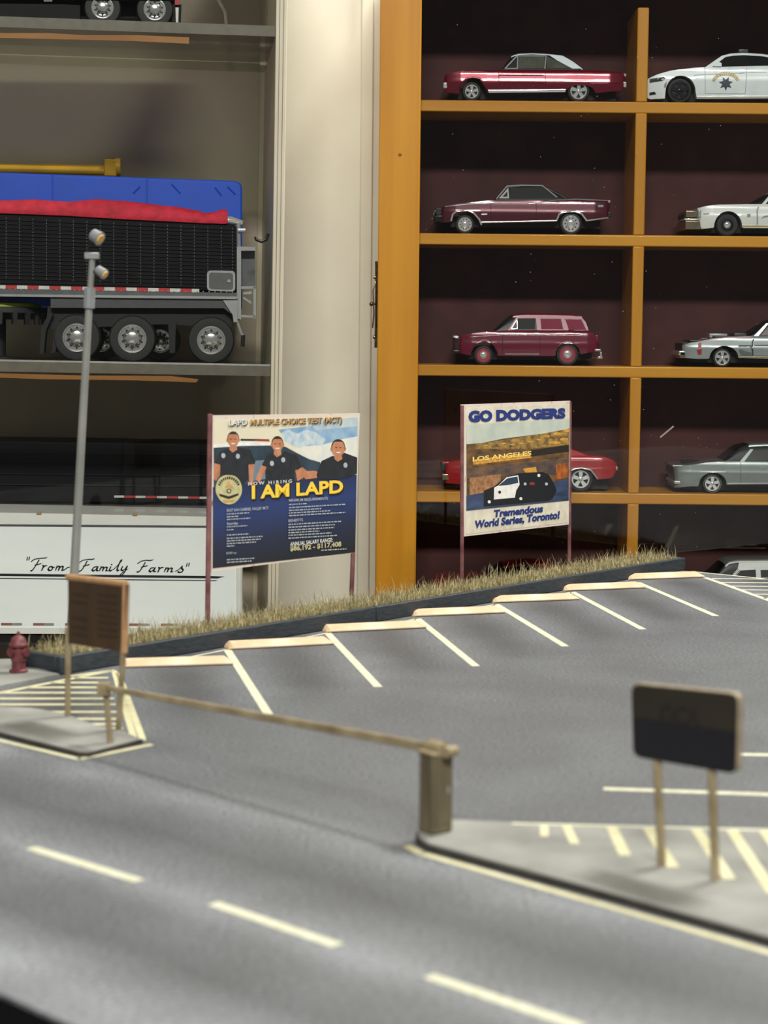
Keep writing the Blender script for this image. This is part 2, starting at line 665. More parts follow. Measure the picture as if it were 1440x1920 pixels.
for i in range(13000):
    u = random.uniform(2.4, LEN - 3)
    if random.random() < 0.55:
        v = 2.5 + (PW - 3) * random.random() ** 1.6
    else:
        v = random.uniform(2.5, PW - 0.5)
    h = random.uniform(1.3, 3.6) if random.random() < 0.87 else random.uniform(3, 7.5)
    base = cdv * u + cn * v + Vector((0, 0, CH - 1.0))
    a = random.uniform(0, 6.283)
    ln = Vector((math.cos(a), math.sin(a), 0)) * h * random.uniform(0.1, 0.7)
    wv = Vector((math.cos(a + 1.7), math.sin(a + 1.7), 0)) * random.uniform(0.07, 0.13)
    m1 = base + ln * 0.35 + Vector((0, 0, h * 0.6))
    tp = base + ln + Vector((0, 0, h))
    gm.add([base - wv, base + wv, m1 + wv * 0.7, m1 - wv * 0.7, tp], [(0, 1, 2, 3), (3, 2, 4)])
M_grass = mat('dry_grass', (102, 96, 58), 0.8, col2=(192, 178, 134), scale=700, lo=0.35, hi=0.65, detail=2)
go = gm.build('grass_blades', M_grass, plant)
go['kind'] = 'stuff'

# ------------------------------------------------------------------ wheel stops
M_stop = mat('wheel_stop_paint', (192, 158, 116), 0.6, col2=(220, 198, 172), scale=90, bump=0.2, bscale=900)
WS = [((228, 1253), (438, 1247), 0), ((429, 1219), (627, 1209), 1), ((612, 1187), (800, 1178), 2), ((776, 1157), (948, 1150), 3),
      ((925, 1131), (1087, 1125), 4), ((1059, 1109), (1211, 1103), 5), ((1180, 1088), (1322, 1083), 6)]
names = ['painted timber wheel stop in the bay beside the small wooden notice board', 'painted timber wheel stop in the second bay along from the wooden notice board',
         'painted timber wheel stop in the third bay, at the foot of the police recruiting billboard', 'painted timber wheel stop in the fourth bay, just past the joint in the kerb',
         'painted timber wheel stop in the fifth bay, left post of the baseball sign behind it', 'painted timber wheel stop in the sixth bay, right post of the baseball sign behind it',
         'painted timber wheel stop in the last bay before the hatched corner']
for (a_, b_, i) in WS:
    a, b = gnd(*a_), gnd(*b_)
    d = b - a
    L_ = d.length
    yaw = math.atan2(d.y, d.x)
    fr = Frame(a, yaw)
    rings = []
    for x, s_ in ((0, 0.0), (1.6, 1.0), (L_ - 2.2, 1.0), (L_, 0.0)):
        h = 0.7 + 1.5 * s_
        x_ = x
        rings.append([Vector((x_, 0, 0)), Vector((x_, 0.05, 0.7)), Vector((x_ + (0.8 if s_ == 0 and x == 0 else 0), 4.2 - 0.8 * (1 - s_), h)),
                      Vector((x_, 5.6, h * 0.95)), Vector((x_, 6.2, 0))])
    o = MB().loft(rings).build('wheel_stop', M_stop, None, smooth=20, bevel=0.12, frame=fr)
    MB().box((0.3, -0.18, 0), (L_ - 0.3, 0.2, 0.3)).build('shadow_strip', M_kerbedge, o)  # dark strip drawn in for the shadow line under the front edge
    tag(o, names[i], 'wheel stop', 'wheel stops along the dark kerb')

# ------------------------------------------------------------------ fire hydrant
M_hyd = mat('hydrant_red', (82, 34, 38), 0.55, col2=(118, 58, 60), scale=500, bump=0.2)
hp = gnd(35, 1260, 0.8)
hf = Frame(hp)
hy = thing('fire_hydrant', hf, 'faded dark red fire hydrant beside the end of the kerb', 'hydrant')
MB().lathe([(2.7, 0), (2.7, 0.6), (2.3, 0.8), (2.0, 1.0), (1.95, 3.0), (2.15, 3.2), (2.15, 3.6), (1.95, 3.8), (1.95, 7.2), (2.1, 7.4)], (0, 0, 0), 'z', 24).build('barrel', M_hyd, hy)
MB().lathe([(2.1, 7.4), (2.75, 7.6), (2.75, 8.2), (2.4, 8.6), (2.1, 9.6), (1.5, 10.3), (0.8, 10.7), (0.6, 10.8), (0.55, 11.5), (0.2, 11.6)], (0, 0, 0), 'z', 24).build('bonnet', M_hyd, hy)
for an in (-2.35, -0.55):
    c_ = Vector((math.cos(an), math.sin(an), 0))
    o = MB().tube([c_ * 1.5 + Vector((0, 0, 6.0)), c_ * 2.6 + Vector((0, 0, 6.0))], 1.05, 14).build('outlet', M_hyd, hy)
    MB().tube([c_ * 2.5 + Vector((0, 0, 6.0)), c_ * 3.2 + Vector((0, 0, 6.0))], 1.3, 8).build('outlet_cap', M_hyd, o)
o = MB().tube([(1.5, 0.6, 6.0), (2.7, 0.9, 6.0)], 1.0, 12).build('outlet', M_hyd, hy)
MB().add(*(lambda b: (b.v, b.f))(MB().lathe([(0.3, 0), (0.3, 0.5)], (0, 0, 0), 'z', 6))).moved(Matrix.Translation(Vector((0, 0, 11.4)))).build('top_nut', M_hyd, hy)
bl = MB()
for k in range(8):
    an = k * math.pi / 4 + 0.3
    bl.lathe([(0.22, 3.5), (0.22, 3.9)], (2.0 * math.cos(an), 2.0 * math.sin(an), 0), 'z', 6)
bl.build('flange_bolts', M_hyd, hy)['kind'] = 'stuff'

# ------------------------------------------------------------------ street light
M_pole = mat('grey_pole', (150, 150, 144), 0.4, 0.3, var=0.12, scale=120)
M_lamp = mat('lamp_amber', (225, 185, 110), 0.3, var=0.1)
lb = gnd(131, 1246, 0.0)
lf = Frame(lb)
sl = thing('street_light', lf, 'tall leaning grey street light pole with two small spotlights at its top', 'street light')
def lp(x, y, off=0.0):
    return lf.px(x, y, off)
base = Vector((0, 0, 0))
MB().tube([base, lp(139, 1085), lp(153, 820), lp(167, 575)], [1.5, 1.35, 1.2, 1.05], 14).build('pole', M_pole, sl)
MB().lathe([(2.4, 0), (2.4, 0.7), (1.6, 1.0)], (0, 0, 0), 'z', 16).build('base_plate', M_pole, sl)
MB().tube([lp(167, 578), lp(168.5, 540)], 1.65, 10).build('collar', M_silver, sl)
MB().tube([lp(166, 556), lp(176, 553)], 0.9, 8).build('collar_bolt', M_silver, sl)
MB().tube([lp(169, 545), lp(172, 500), lp(173, 480)], 0.9, 10).build('mast', M_pole, sl)
p_ = lp(172, 480)
MB().box((p_.x - 2.0, -1.3, p_.z - 0.9), (p_.x + 2.1, 1.3, p_.z + 1.0)).build('crossbar', M_silver, sl, bevel=0.2)
for (a_, b_, c_, r_) in (((165, 468), (175, 440), (191, 447), 2.0), ((176, 512), (184, 506), (199, 513), 1.5)):
    pa, pb, pc = lp(*a_), lp(*b_), lp(*c_)
    pa.y -= 0.4
    MB().tube([lp(172, 482), pa, pb], 0.28, 6).build('bracket', M_black, sl)
    d_ = (pc - pb).normalized()
    dd = Vector((d_.x, -0.5, d_.z - 0.15)).normalized()
    q0 = pb - dd * 0.6
    h_ = MB().tube([q0, q0 + dd * 0.5, q0 + dd * 2.6, q0 + dd * 3.4], [r_ * 0.55, r_ * 0.9, r_, r_ * 1.05], 14).build('spotlight', M_silver, sl)
    MB().tube([q0 + dd * 3.3, q0 + dd * 3.75], [r_ * 0.85, r_ * 0.6], 14).build('lens', M_lamp, h_)

# ------------------------------------------------------------------ barrier
M_bar = mat('weathered_barrier', (118, 102, 72), 0.6, col2=(162, 148, 116), scale=120)
M_bdark = mat('barrier_cabinet', (72, 64, 46), 0.6, col2=(122, 110, 84), scale=160, stretch=(1, 1, 0.2))
gp = gnd(826, 1562, IZ)
bf = Frame(gp, math.radians(38))
bg = thing('barrier_gate', bf, 'weathered tan barrier gate with a long lowered arm on a square cabinet', 'barrier')
MB().box((-2.6, -0.6, 0), (2.6, 3.8, 16.0)).build('cabinet', M_bdark, bg, bevel=0.35)
MB().box((-2.9, -0.9, 15.6), (2.9, 4.1, 16.4)).build('cabinet_cap', M_bar, bg, bevel=0.3)
o = MB().box((-1.9, -0.75, 2.0), (1.9, -0.55, 14.0)).build('cabinet_door', M_bdark, bg, bevel=0.1)
MB().box((1.0, -0.95, 8.0), (1.4, -0.7, 9.2)).build('door_handle', M_silver, o)
pa = bf.loc(gnd(0, 0, 0)) if False else Vector((0, 1.2, 16.6))
ln_ = gnd(207, 1393, 1.3)                       # foot of the arm rest
tipw = ln_ + Vector((-1.5, 0, 13.4))
tip = bf.loc(tipw)
MB().lathe([(1.6, -2.0), (1.6, 2.4)], pa, 'y', 16).build('pivot', M_bar, bg)
dirv = (tip - pa).normalized()
side = dirv.cross(Vector((0, 0, 1))).normalized()
am = MB()
rings = []
for t_, hh in ((-4.0, 0.95), (0.0, 0.95), ((tip - pa).length + 1.0, 0.7)):
    c_ = pa + dirv * t_
    rings.append([c_ + side * 0.5 + Vector((0, 0, hh)), c_ - side * 0.5 + Vector((0, 0, hh)), c_ - side * 0.5 - Vector((0, 0, hh)), c_ + side * 0.5 - Vector((0, 0, hh))])
am.loft(rings).build('arm', M_bar, bg, bevel=0.2)
cw = pa - dirv * 3.6
MB().tube([cw - side * 1.4, cw + side * 1.4], 1.1, 12).build('counterweight', M_bar, bg)
rf = Frame(ln_)
ar = thing('arm_rest_post', rf, 'thin forked post holding up the free end of the barrier arm', 'post')
MB().tube([(0, 0, 0), (-1.0, 0, 11.9)], 0.75, 10).build('stem', M_bar, ar)
MB().box((-2.9, -0.9, 11.6), (0.1, 0.9, 12.3)).build('fork', M_bar, ar)
for s_ in (-1, 1):
    MB().box((-3.0, s_ * 1.1 - 0.4, 11.6), (0.0, s_ * 1.1 + 0.4, 14.6)).build('fork_cheek', M_bar, ar, bevel=0.15)

# ------------------------------------------------------------------ signs on posts
M_rust = mat('rusty_pink_post', (98, 46, 54), 0.6, 0.2, col2=(158, 112, 108), scale=120)
M_frame = mat('chipped_white_frame', (222, 208, 194), 0.6, col2=(150, 96, 88), scale=220, lo=0.6, hi=0.75)
M_wsign = mat('weathered_board', (54, 36, 16), 0.75, col2=(70, 49, 24), scale=150, stretch=(1, 1, 0.2))  # brown deepened so the colour carries the shade on its front
M_wedge = mat('board_edge', (176, 134, 92), 0.7, var=0.2)
M_wtext = mat('faded_dark_print', (52, 34, 16), 0.8)


def sign_frame(a, b, z):
    p, q = gnd(*a, z), gnd(*b, z)
    d = q - p
    return Frame(p, math.atan2(d.y, d.x)), p, q


# --- police recruiting billboard
fr, p, q = sign_frame((391, 1172), (659, 1116), CH - 0.9)
LB = thing('recruiting_billboard', fr, 'blue and yellow police recruiting billboard with three officers, on rusty pink posts', 'billboard')
Z3 = lambda x, y: (380 + x / 4.5, 760 + y / 4.5)
pts = [Z3(*k) for k in ((75, 85), (1327, 68), (1283, 1246), (76, 1402))]
panel = poly_on(fr, pts, 0, 0.9, 'panel', M_frame, LB)
for a_, b_ in (((394, 776), (389, 1171)), ((662, 1036), (659, 1116))):
    t_, b2 = fr.px(*a_, 0.2), fr.px(*b_, 0.2)
    b2.z = -0.2
    MB().tube([b2, t_], 0.85, 8).build('post', M_rust, LB)
M_psky = mat('print_cream_sky', (232, 222, 188), 0.5, col2=(222, 214, 190), scale=90)
M_psea = mat('print_sea', (96, 146, 190), 0.5, col2=(168, 196, 212), scale=160)
M_pfoam = mat('print_foam', (214, 218, 212), 0.5, col2=(236, 232, 214), scale=200)
zz = [fr.px(*Z3(600, y), 0).z for y in (640, 1300)]
M_pnavy = ramp_z_mat('print_navy', [(0, (26, 30, 40)), (0.3, (30, 40, 68)), (0.7, (38, 58, 112)), (1, (30, 42, 78))], zz[1], zz[0])
M_psuv = mat('print_vehicle', (34, 50, 64), 0.5, col2=(54, 76, 92), scale=120)
M_puni = mat('print_uniform', (24, 28, 34), 0.5, col2=(40, 44, 52), scale=300)
M_pskin = mat('print_skin', (206, 144, 106), 0.5, col2=(178, 112, 78), scale=260)
M_phair = mat('print_hair', (48, 34, 28), 0.5)
M_pwhite = mat('print_white', (236, 234, 226), 0.5)
M_pyel = mat('print_yellow', (252, 212, 66), 0.5, var=0.03)
M_pgold = mat('print_gold', (206, 160, 92), 0.5)
M_pbadge = mat('print_badge', (214, 206, 150), 0.5, col2=(176, 172, 128), scale=400)
M_pdark = mat('print_dark', (40, 34, 28), 0.5)
M_ptext = mat('print_pale_text', (176, 184, 190), 0.5)
M_prdl = mat('print_red', (150, 50, 48), 0.5)
M_pteal = mat('print_highlight', (110, 130, 146), 0.5)
k = [0]


def P3(ptsz, m, name, parent=None):
    k[0] += 1
    return poly_on(fr, ptsz, -0.05 - 0.004 * k[0], 0.05 + 0.004 * k[0], name, m, parent or panel, Z3)


art = P3([(100, 118), (1308, 98), (1287, 1240), (88, 1374)], M_psky, 'print')
P3([(640, 205), (1308, 130), (1303, 400), (1060, 380), (820, 360), (700, 300)], M_psea, 'sea_print', panel)
P3([(880, 130), (1308, 100), (1308, 175), (960, 210)], mat('print_pale_sky', (150, 178, 200), 0.5, col2=(206, 214, 206), scale=150), 'sky_print')
P3([(660, 235), (720, 205), (800, 240), (870, 205), (960, 230), (1040, 290), (1000, 350), (900, 330), (830, 365), (760, 340), (690, 300)], mat('print_spray', (150, 184, 206), 0.5, col2=(222, 226, 220), scale=320), 'spray_print')
P3([(770, 375), (860, 345), (1000, 335), (1180, 285), (1304, 262), (1303, 470), (1000, 480), (840, 430)], M_pfoam, 'foam_print')
P3([(95, 352), (330, 330), (560, 330), (700, 350), (800, 405), (900, 455), (990, 480), (1030, 620), (95, 690)], M_psuv, 'vehicle_print')
P3([(95, 330), (200, 322), (340, 300), (560, 318), (650, 338), (330, 342), (95, 358)], M_pwhite, 'vehicle_roof_print')
P3([(320, 282), (440, 284), (440, 300), (320, 300)], M_pdark, 'light_bar_print')
P3([(440, 282), (560, 286), (565, 304), (440, 300)], M_prdl, 'light_bar_print')
P3([(430, 470), (520, 460), (530, 620), (420, 640)], M_pteal, 'window_print')
P3([(88, 690), (330, 668), (700, 640), (1010, 615), (1300, 585), (1287, 1240), (86, 1374)], M_pnavy, 'blue_field_print')


def officer(hc, rx, ry, torso, arms, hairtop, patch):
    for a_ in arms:
        P3(a_, M_pskin, 'arm_print')
    t = P3(torso, M_puni, 'uniform_print')
    x, y = hc
    P3([(x - 22, y + ry * 0.6), (x + 24, y + ry * 0.6), (x + 34, y + ry + 22), (x - 6, y + ry + 46), (x - 34, y + ry + 20)], M_pskin, 'neck_print')
    for s_ in (-1, 1):
        P3(ell(x + s_ * rx, y + 4, 9, 16, n=10), M_pskin, 'ear_print')
    P3(ell(x, y - 10, rx * 1.03, ry * 0.98, n=24), M_phair, 'hair_print')
    P3([(x + rx * 0.96 * math.cos(a), y + max(-ry * hairtop, ry * math.sin(a))) for a in [i * 2 * math.pi / 26 for i in range(26)]], M_pskin, 'face_print')
    for s_ in (-1, 1):
        P3([(x + s_ * 18 - 10, y - 8), (x + s_ * 18 + 10, y - 8), (x + s_ * 18 + 8, y - 2), (x + s_ * 18 - 8, y - 2)], M_phair, 'eye_print')
    P3([(x - 20, y + ry * 0.46), (x + 20, y + ry * 0.46), (x + 12, y + ry * 0.6), (x - 12, y + ry * 0.6)], M_pwhite, 'smile_print')
    for (px_, py_) in patch:
        P3(ell(px_, py_, 17, 22, n=12), M_ptext, 'badge_print')


officer((258, 290), 48, 62, [(105, 490), (140, 395), (215, 362), (250, 385), (300, 352), (400, 372), (445, 470), (440, 495), (386, 500), (384, 620), (330, 690), (200, 640), (150, 600), (148, 500)],
        [[(97, 488), (150, 495), (146, 590), (112, 640), (95, 620)], [(386, 492), (440, 490), (425, 600), (432, 668), (395, 672), (392, 600)]], 0.74, [(297, 430), (175, 425)])
officer((632, 330), 48, 62, [(498, 505), (555, 405), (610, 400), (640, 436), (690, 385), (790, 420), (840, 520), (800, 545), (775, 545), (775, 650), (530, 650), (540, 520)],
        [[(448, 625), (500, 500), (542, 512), (520, 570), (478, 655)], [(782, 545), (840, 520), (880, 555), (950, 552), (956, 590), (860, 605), (800, 640)]], 0.74, [(680, 460), (585, 490)])
officer((1145, 362), 56, 68, [(960, 585), (1005, 470), (1100, 425), (1150, 455), (1195, 400), (1304, 440), (1302, 575), (1215, 612), (1090, 625), (970, 620)],
        [[(850, 600), (905, 556), (960, 556), (1000, 580), (985, 610), (870, 625)]], 0.8, [(1205, 505)])
badge = P3([(222 + 110 * math.copysign(abs(math.cos(a)) ** 0.85, math.cos(a)) * (1 if math.sin(a) < 0 else 1 - 0.18 * math.sin(a) ** 2), 712 + 124 * math.sin(a)) for a in [i * 2 * math.pi / 40 for i in range(40)]], M_pbadge, 'badge_print')
BK = [0]


def PB(ptsz, m, name):
    k[0] += 1
    return poly_on(fr, ptsz, -0.05 - 0.004 * k[0], 0.05 + 0.004 * k[0], name, m, badge, Z3)


for a0, a1, rr in ((200, 340, 0.80),):
    for i in range(12):
        a = math.radians(a0 + (a1 - a0) * (i + 0.1) / 12)
        b_ = math.radians(a0 + (a1 - a0) * (i + 0.75) / 12)
        PB([(222 + 110 * r_ * math.cos(t_), 712 + 124 * r_ * math.sin(t_)) for r_, t_ in ((0.72, a), (0.90, a), (0.90, b_), (0.72, b_))], M_pdark, 'badge_letter')
PB([(140, 745), (222, 768), (304, 740), (300, 760), (222, 790), (146, 766)], M_pdark, 'badge_band')
PB([(190, 690), (200, 665), (212, 668), (216, 640), (226, 640), (230, 668), (244, 664), (254, 690)], M_pgold, 'badge_building')
PB(ell(222, 722, 20, 20, n=14), M_pdark, 'badge_seal')
PB(ell(222, 722, 12, 12, n=12), M_pbadge, 'badge_seal')
PB([(175, 800), (270, 796), (255, 815), (190, 815)], M_pgold, 'badge_number')
TL = lambda: -0.05 - 0.004 * (k[0] + 1)
text_on(fr, 'LAPD', (226, 176), (382, 170), 50, TL(), M_pdark, panel, bold=0.03, cv=Z3)
text_on(fr, 'MULTIPLE CHOICE TEST (MCT)', (408, 171), (1178, 149), 50, TL(), M_pdark, panel, bold=0.03, cv=Z3)
k[0] += 2
text_on(fr, 'LAPD', (222, 170), (376, 165), 48, TL(), M_pwhite, panel, bold=0.01, cv=Z3)
text_on(fr, 'MULTIPLE CHOICE TEST (MCT)', (404, 165), (1172, 143), 48, TL(), M_pgold, panel, bold=0.01, cv=Z3)
text_on(fr, 'NOW HIRING', (385, 676), (752, 652), 28, TL(), M_pwhite, panel, bold=0.01, space=1.5, cv=Z3)
text_on(fr, 'I AM LAPD', (424, 795), (1196, 742), 112, TL(), M_pdark, panel, bold=0.045, cv=Z3, capr=106)
k[0] += 2
text_on(fr, 'I AM LAPD', (414, 786), (1186, 733), 112, TL(), M_pyel, panel, bold=0.035, cv=Z3, capr=106)
text_on(fr, 'ANNUAL SALARY RANGE:', (738, 1188), (1098, 1150), 34, TL(), M_pwhite, panel, bold=0.01, cv=Z3)
text_on(fr, '$86,192 - $117,408', (738, 1228), (1170, 1188), 40, TL(), M_pbadge, panel, bold=0.03, cv=Z3)
text_on(fr, 'EAST SAN GABRIEL VALLEY MCT', (204, 898), (556, 876), 24, TL(), M_ptext, panel, bold=0.015, cv=Z3)
text_on(fr, 'MINIMUM REQUIREMENTS', (728, 814), (1056, 796), 24, TL(), M_ptext, panel, bold=0.01, cv=Z3)
text_on(fr, 'BENEFITS', (724, 986), (846, 976), 24, TL(), M_ptext, panel, bold=0.01, cv=Z3)
text_on(fr, 'Saturday', (204, 1010), (298, 1004), 24, TL(), M_ptext, panel, bold=0.015, cv=Z3)
text_on(fr, 'RSVP to:', (200, 1258), (286, 1252), 20, TL(), M_ptext, panel, bold=0.01, cv=Z3)
# lines too small to read: rows of tiny strokes
def micro(x0, x1, y, sl=-0.06):
    b = MB()
    x = x0
    while x < x1:
        ww = random.choice((10, 16, 22, 30))
        ww = min(ww, x1 - x)
        q_ = [(x, y + (x - x0) * sl), (x + ww, y + (x + ww - x0) * sl), (x + ww, y + (x + ww - x0) * sl - 9), (x, y + (x - x0) * sl - 9)]
        b.prism([fr.px(*Z3(*c), TL()) for c in q_], (0, 0.02, 0))
        x += ww + 7
    return b.build('small_print_line', M_ptext, panel)


for x0, x1, y in ((204, 390, 922), (204, 300, 946), (204, 402, 968), (204, 376, 1030), (204, 264, 1056), (204, 390, 1100), (204, 505, 1128), (204, 490, 1150), (204, 450, 1172), (204, 268, 1194),
                  (204, 438, 1308), (204, 412, 1330), (728, 885, 842), (728, 1208, 868), (728, 1000, 892), (728, 1075, 914), (728, 1205, 936), (724, 1168, 1010), (724, 1116, 1034),
                  (724, 1110, 1058), (724, 985, 1080), (724, 1086, 1102), (724, 1136, 1126), (1000, 1215, 1228)):
    micro(x0, x1, y)

# --- baseball sign
fr2, p, q = sign_frame((867, 1087), (1068, 1054), CH - 0.9)
GB = thing('baseball_sign', fr2, 'white baseball team billboard picturing a police car by a stadium, on thin rusty posts', 'billboard')
Z6 = lambda x, y: (830 + x / 5.333, 740 + y / 5.333)
panel2 = poly_on(fr2, [Z6(*c) for c in ((195, 100), (1277, 62), (1262, 1298), (216, 1418))], 0, 0.9, 'panel', M_frame, GB)
for a_, b_ in (((866.5, 760), (866, 1087)), ((1068.5, 753), (1067.5, 1054))):
    t_, b2 = fr2.px(*a_, 0.3), fr2.px(*b_, 0.3)
    b2.z = -0.2
    MB().tube([b2, t_], 0.75, 8).build('post', M_rust, GB)
k2 = [0]


def P6(ptsz, m, name, parent=None):
    k2[0] += 1
    return poly_on(fr2, ptsz, -0.05 - 0.004 * k2[0], 0.05 + 0.004 * k2[0], name, m, parent or panel2, Z6)


M_pposter = mat('print_poster_white', (232, 226, 206), 0.5, col2=(206, 196, 172), scale=200)
M_pmint = mat('print_pale_sky2', (206, 210, 192), 0.5, col2=(176, 188, 178), scale=120)
M_pstad = mat('print_stadium', (60, 48, 40), 0.5, col2=(136, 96, 52), scale=420, stretch=(0.4, 1, 1))
M_pblue = mat('print_blue', (32, 52, 120), 0.5)
M_pasph = mat('print_tarmac', (34, 44, 66), 0.5, col2=(64, 82, 116), scale=300, stretch=(0.2, 1, 1))
M_pcar = mat('print_police_car', (22, 26, 32), 0.5)
M_pamber = mat('print_amber', (236, 178, 66), 0.5, col2=(180, 120, 50), scale=500)
P6([(230, 130), (1262, 90), (1252, 1278), (236, 1396)], M_pposter, 'print')
P6([(236, 302), (1266, 244), (1262, 1058), (238, 1160)], M_pstad, 'stadium_print')
P6([(236, 300), (1266, 242), (1266, 340), (1000, 390), (600, 440), (400, 482), (238, 496)], M_pmint, 'sky_print')
P6([(330, 492), (700, 440), (1266, 345), (1264, 500), (900, 540), (330, 545)], mat('print_roof', (70, 58, 48), 0.5, col2=(186, 148, 70), scale=600, stretch=(0.5, 1, 1)), 'stadium_roof_print')
for (x, y, rx, ry, a_) in ((610, 488, 22, 8, 0), (700, 500, 26, 8, 0), (790, 486, 30, 9, 0), (870, 470, 26, 9, 0), (955, 450, 28, 9, 0), (1035, 415, 36, 12, 0), (1150, 390, 46, 14, 0), (1215, 445, 40, 16, 0),
                           (1120, 480, 60, 14, 0), (430, 508, 24, 6, 0), (1240, 360, 26, 16, 0)):
    P6(ell(x, y, rx, ry, n=12), M_pamber, 'lamp_print')
P6([(290, 690), (900, 600), (1250, 560), (1250, 620), (900, 650), (300, 720)], M_pstad, 'beam_print')
P6([(300, 652), (890, 575), (890, 630), (310, 700)], M_pamber, 'sign_glow_print')
P6([(860, 560), (1262, 500), (1262, 570), (880, 620)], M_pdark, 'shadow_print')
P6([(240, 740), (1250, 640), (1250, 780), (245, 840)], mat('print_dusk', (52, 52, 62), 0.5, col2=(120, 92, 66), scale=300, stretch=(0.4, 1, 1)), 'crowd_print')
for (x0, y0, x1, y1) in ((270, 830, 420, 1010), (420, 810, 580, 960)):
    P6([(x0, y0), (x1, y0 - 15), (x1, y1 - 15), (x0, y1)], mat('print_peach', (190, 136, 88), 0.5, col2=(120, 84, 62), scale=500), 'booth_print')
P6([(1130, 700), (1255, 680), (1255, 830), (1140, 850)], mat('print_orange', (196, 104, 34), 0.5, col2=(104, 62, 34), scale=300), 'glow_print')
P6([(238, 1010), (520, 960), (1060, 880), (1262, 840), (1262, 1058), (238, 1160)], M_pasph, 'tarmac_print')
P6([(410, 1120), (412, 960), (520, 915), (560, 880), (640, 822), (760, 785), (1000, 772), (1060, 800), (1110, 880), (1140, 960), (1100, 1040), (1060, 1062), (700, 1095)], M_pcar, 'police_car_print')
P6([(512, 1048), (515, 930), (560, 905), (640, 825), (755, 805), (770, 900), (735, 960), (722, 1030)], M_pwhite, 'car_door_print')
P6([(555, 912), (645, 838), (748, 818), (756, 882), (650, 905)], mat('print_window', (44, 60, 84), 0.5), 'car_window_print')
P6([(800, 742), (930, 722), (945, 775), (830, 780)], M_pamber, 'light_print')
for (x, y, m_) in ((570, 975, M_pdark), (825, 893, M_ptext), (895, 890, M_prdl), (1038, 893, M_ptext), (962, 808, M_pwhite), (466, 1072, M_pwhite), (782, 1040, M_pwhite)):
    P6(ell(x, y, 28 if m_ is M_prdl else 15, 16, n=10), m_, 'marking_print')
T2 = lambda: -0.05 - 0.004 * (k2[0] + 1)
text_on(fr2, 'GO DODGERS', (258, 268), (1228, 228), 104, T2(), M_pblue, panel2, bold=0.07, cv=Z6, capr=92)
text_on(fr2, 'LOS ANGELES', (300, 668), (888, 606), 46, T2(), mat('print_sign_letters', (250, 214, 120), 0.5), panel2, bold=0.03, cv=Z6)
text_on(fr2, 'Tremendous', (512, 1224), (1004, 1170), 70, T2(), M_pblue, panel2, bold=0.05, shear=0.1, cv=Z6)
text_on(fr2, 'World Series, Toronto!', (322, 1332), (1172, 1234), 72, T2(), M_pblue, panel2, bold=0.05, shear=0.1, cv=Z6)

# --- small wooden notice board (its dark face towards the road)
fr3, p, q = sign_frame((128, 1347), (222, 1371), 1.0)
WB = thing('notice_board', fr3, 'dark brown wooden notice board on two thin posts at the hatched island', 'sign')
panel3 = poly_on(fr3, [(127, 1083), (236, 1096), (232, 1223), (128, 1206)], 0, 1.2, 'panel', M_wsign, WB, bevel=0.15)
fr_ = MB()
e_ = [fr3.px(*c, 0.6) for c in ((127, 1082), (236, 1095), (233, 1224), (128, 1207))]
for a_, b_ in ((0, 1), (1, 2)):
    MB().tube([e_[a_], e_[b_]], 0.85, 8).build('edging', M_wedge, WB)
for a_, b_ in (((127.5, 1205), (127, 1347)), ((233, 1222), (222, 1371))):
    t_, b2 = fr3.px(*a_, 0.6), fr3.px(*b_, 0.6)
    b2.z = -0.3
    t_.z += 4
    MB().tube([b2, t_], 0.75, 8).build('post', M_bar, WB)
for (x0, x1, ys) in ((135, 163, (1110, 1125, 1155, 1172, 1185)), (183, 220, (1112, 1125, 1138, 1150, 1163, 1176, 1188))):
    for y in ys:
        poly_on(fr3, [(x0, y), (x1, y + 4), (x1, y + 10), (x0, y + 6)], -0.06, 0.06, 'faded_line', M_wtext, panel3)

# --- rounded sign on the right island
fr4, p, q = sign_frame((1241, 1627), (1342, 1654), IZ)
OB = thing('island_sign', fr4, 'dark rounded sign, brown above and navy below, on two thin posts', 'sign')
def rrect(c, r, n=5):
    out = []
    for i in range(4):
        p_, a_, b_ = Vector(c[i]), Vector(c[i - 1]), Vector(c[(i + 1) % 4])
        s_ = p_ + (a_ - p_).normalized() * r
        e_ = p_ + (b_ - p_).normalized() * r
        for j in range(n + 1):
            t_ = j / n
            out.append((1 - t_) ** 2 * s_ + 2 * t_ * (1 - t_) * p_ + t_ * t_ * e_)
    return [(v.x, v.y) for v in out]


M_sdark = mat('sign_dark_brown', (32, 26, 16), 0.8, col2=(40, 34, 20), scale=90)  # dark tone holds the shade on the sign's front
M_snavy = mat('sign_navy', (9, 10, 19), 0.8)  # navy deepened for that same shade
M_sedge = mat('sign_edge', (150, 136, 112), 0.6, var=0.25)
cs = [(1183, 1280), (1384, 1300), (1380, 1452), (1187, 1419)]
panel4 = poly_on(fr4, rrect(cs, 17), 0.15, 1.6, 'panel', M_sedge, OB)
poly_on(fr4, rrect([(1184, 1283), (1382, 1303), (1379, 1451), (1188, 1417)], 16), 0.0, 0.15, 'upper_face', M_sdark, panel4)
poly_on(fr4, [(1187, 1345), (1381, 1373)] + rrect([(1184, 1283), (1382, 1303), (1379, 1451), (1188, 1417)], 16)[12:24], -0.08, 0.08, 'lower_face', M_snavy, panel4)
text_on(fr4, 'OCA', (1236, 1353), (1312, 1361), 34, -0.1, mat('sign_faint_letters', (28, 20, 14), 0.7), panel4, bold=0.03)
for a_, b_ in (((1232, 1422), (1241, 1627)), ((1334, 1440), (1342, 1654))):
    t_, b2 = fr4.px(*a_, 0.9), fr4.px(*b_, 0.9)
    b2.z = -0.2
    MB().tube([b2, t_], 0.8, 10).build('post', M_bar, OB)

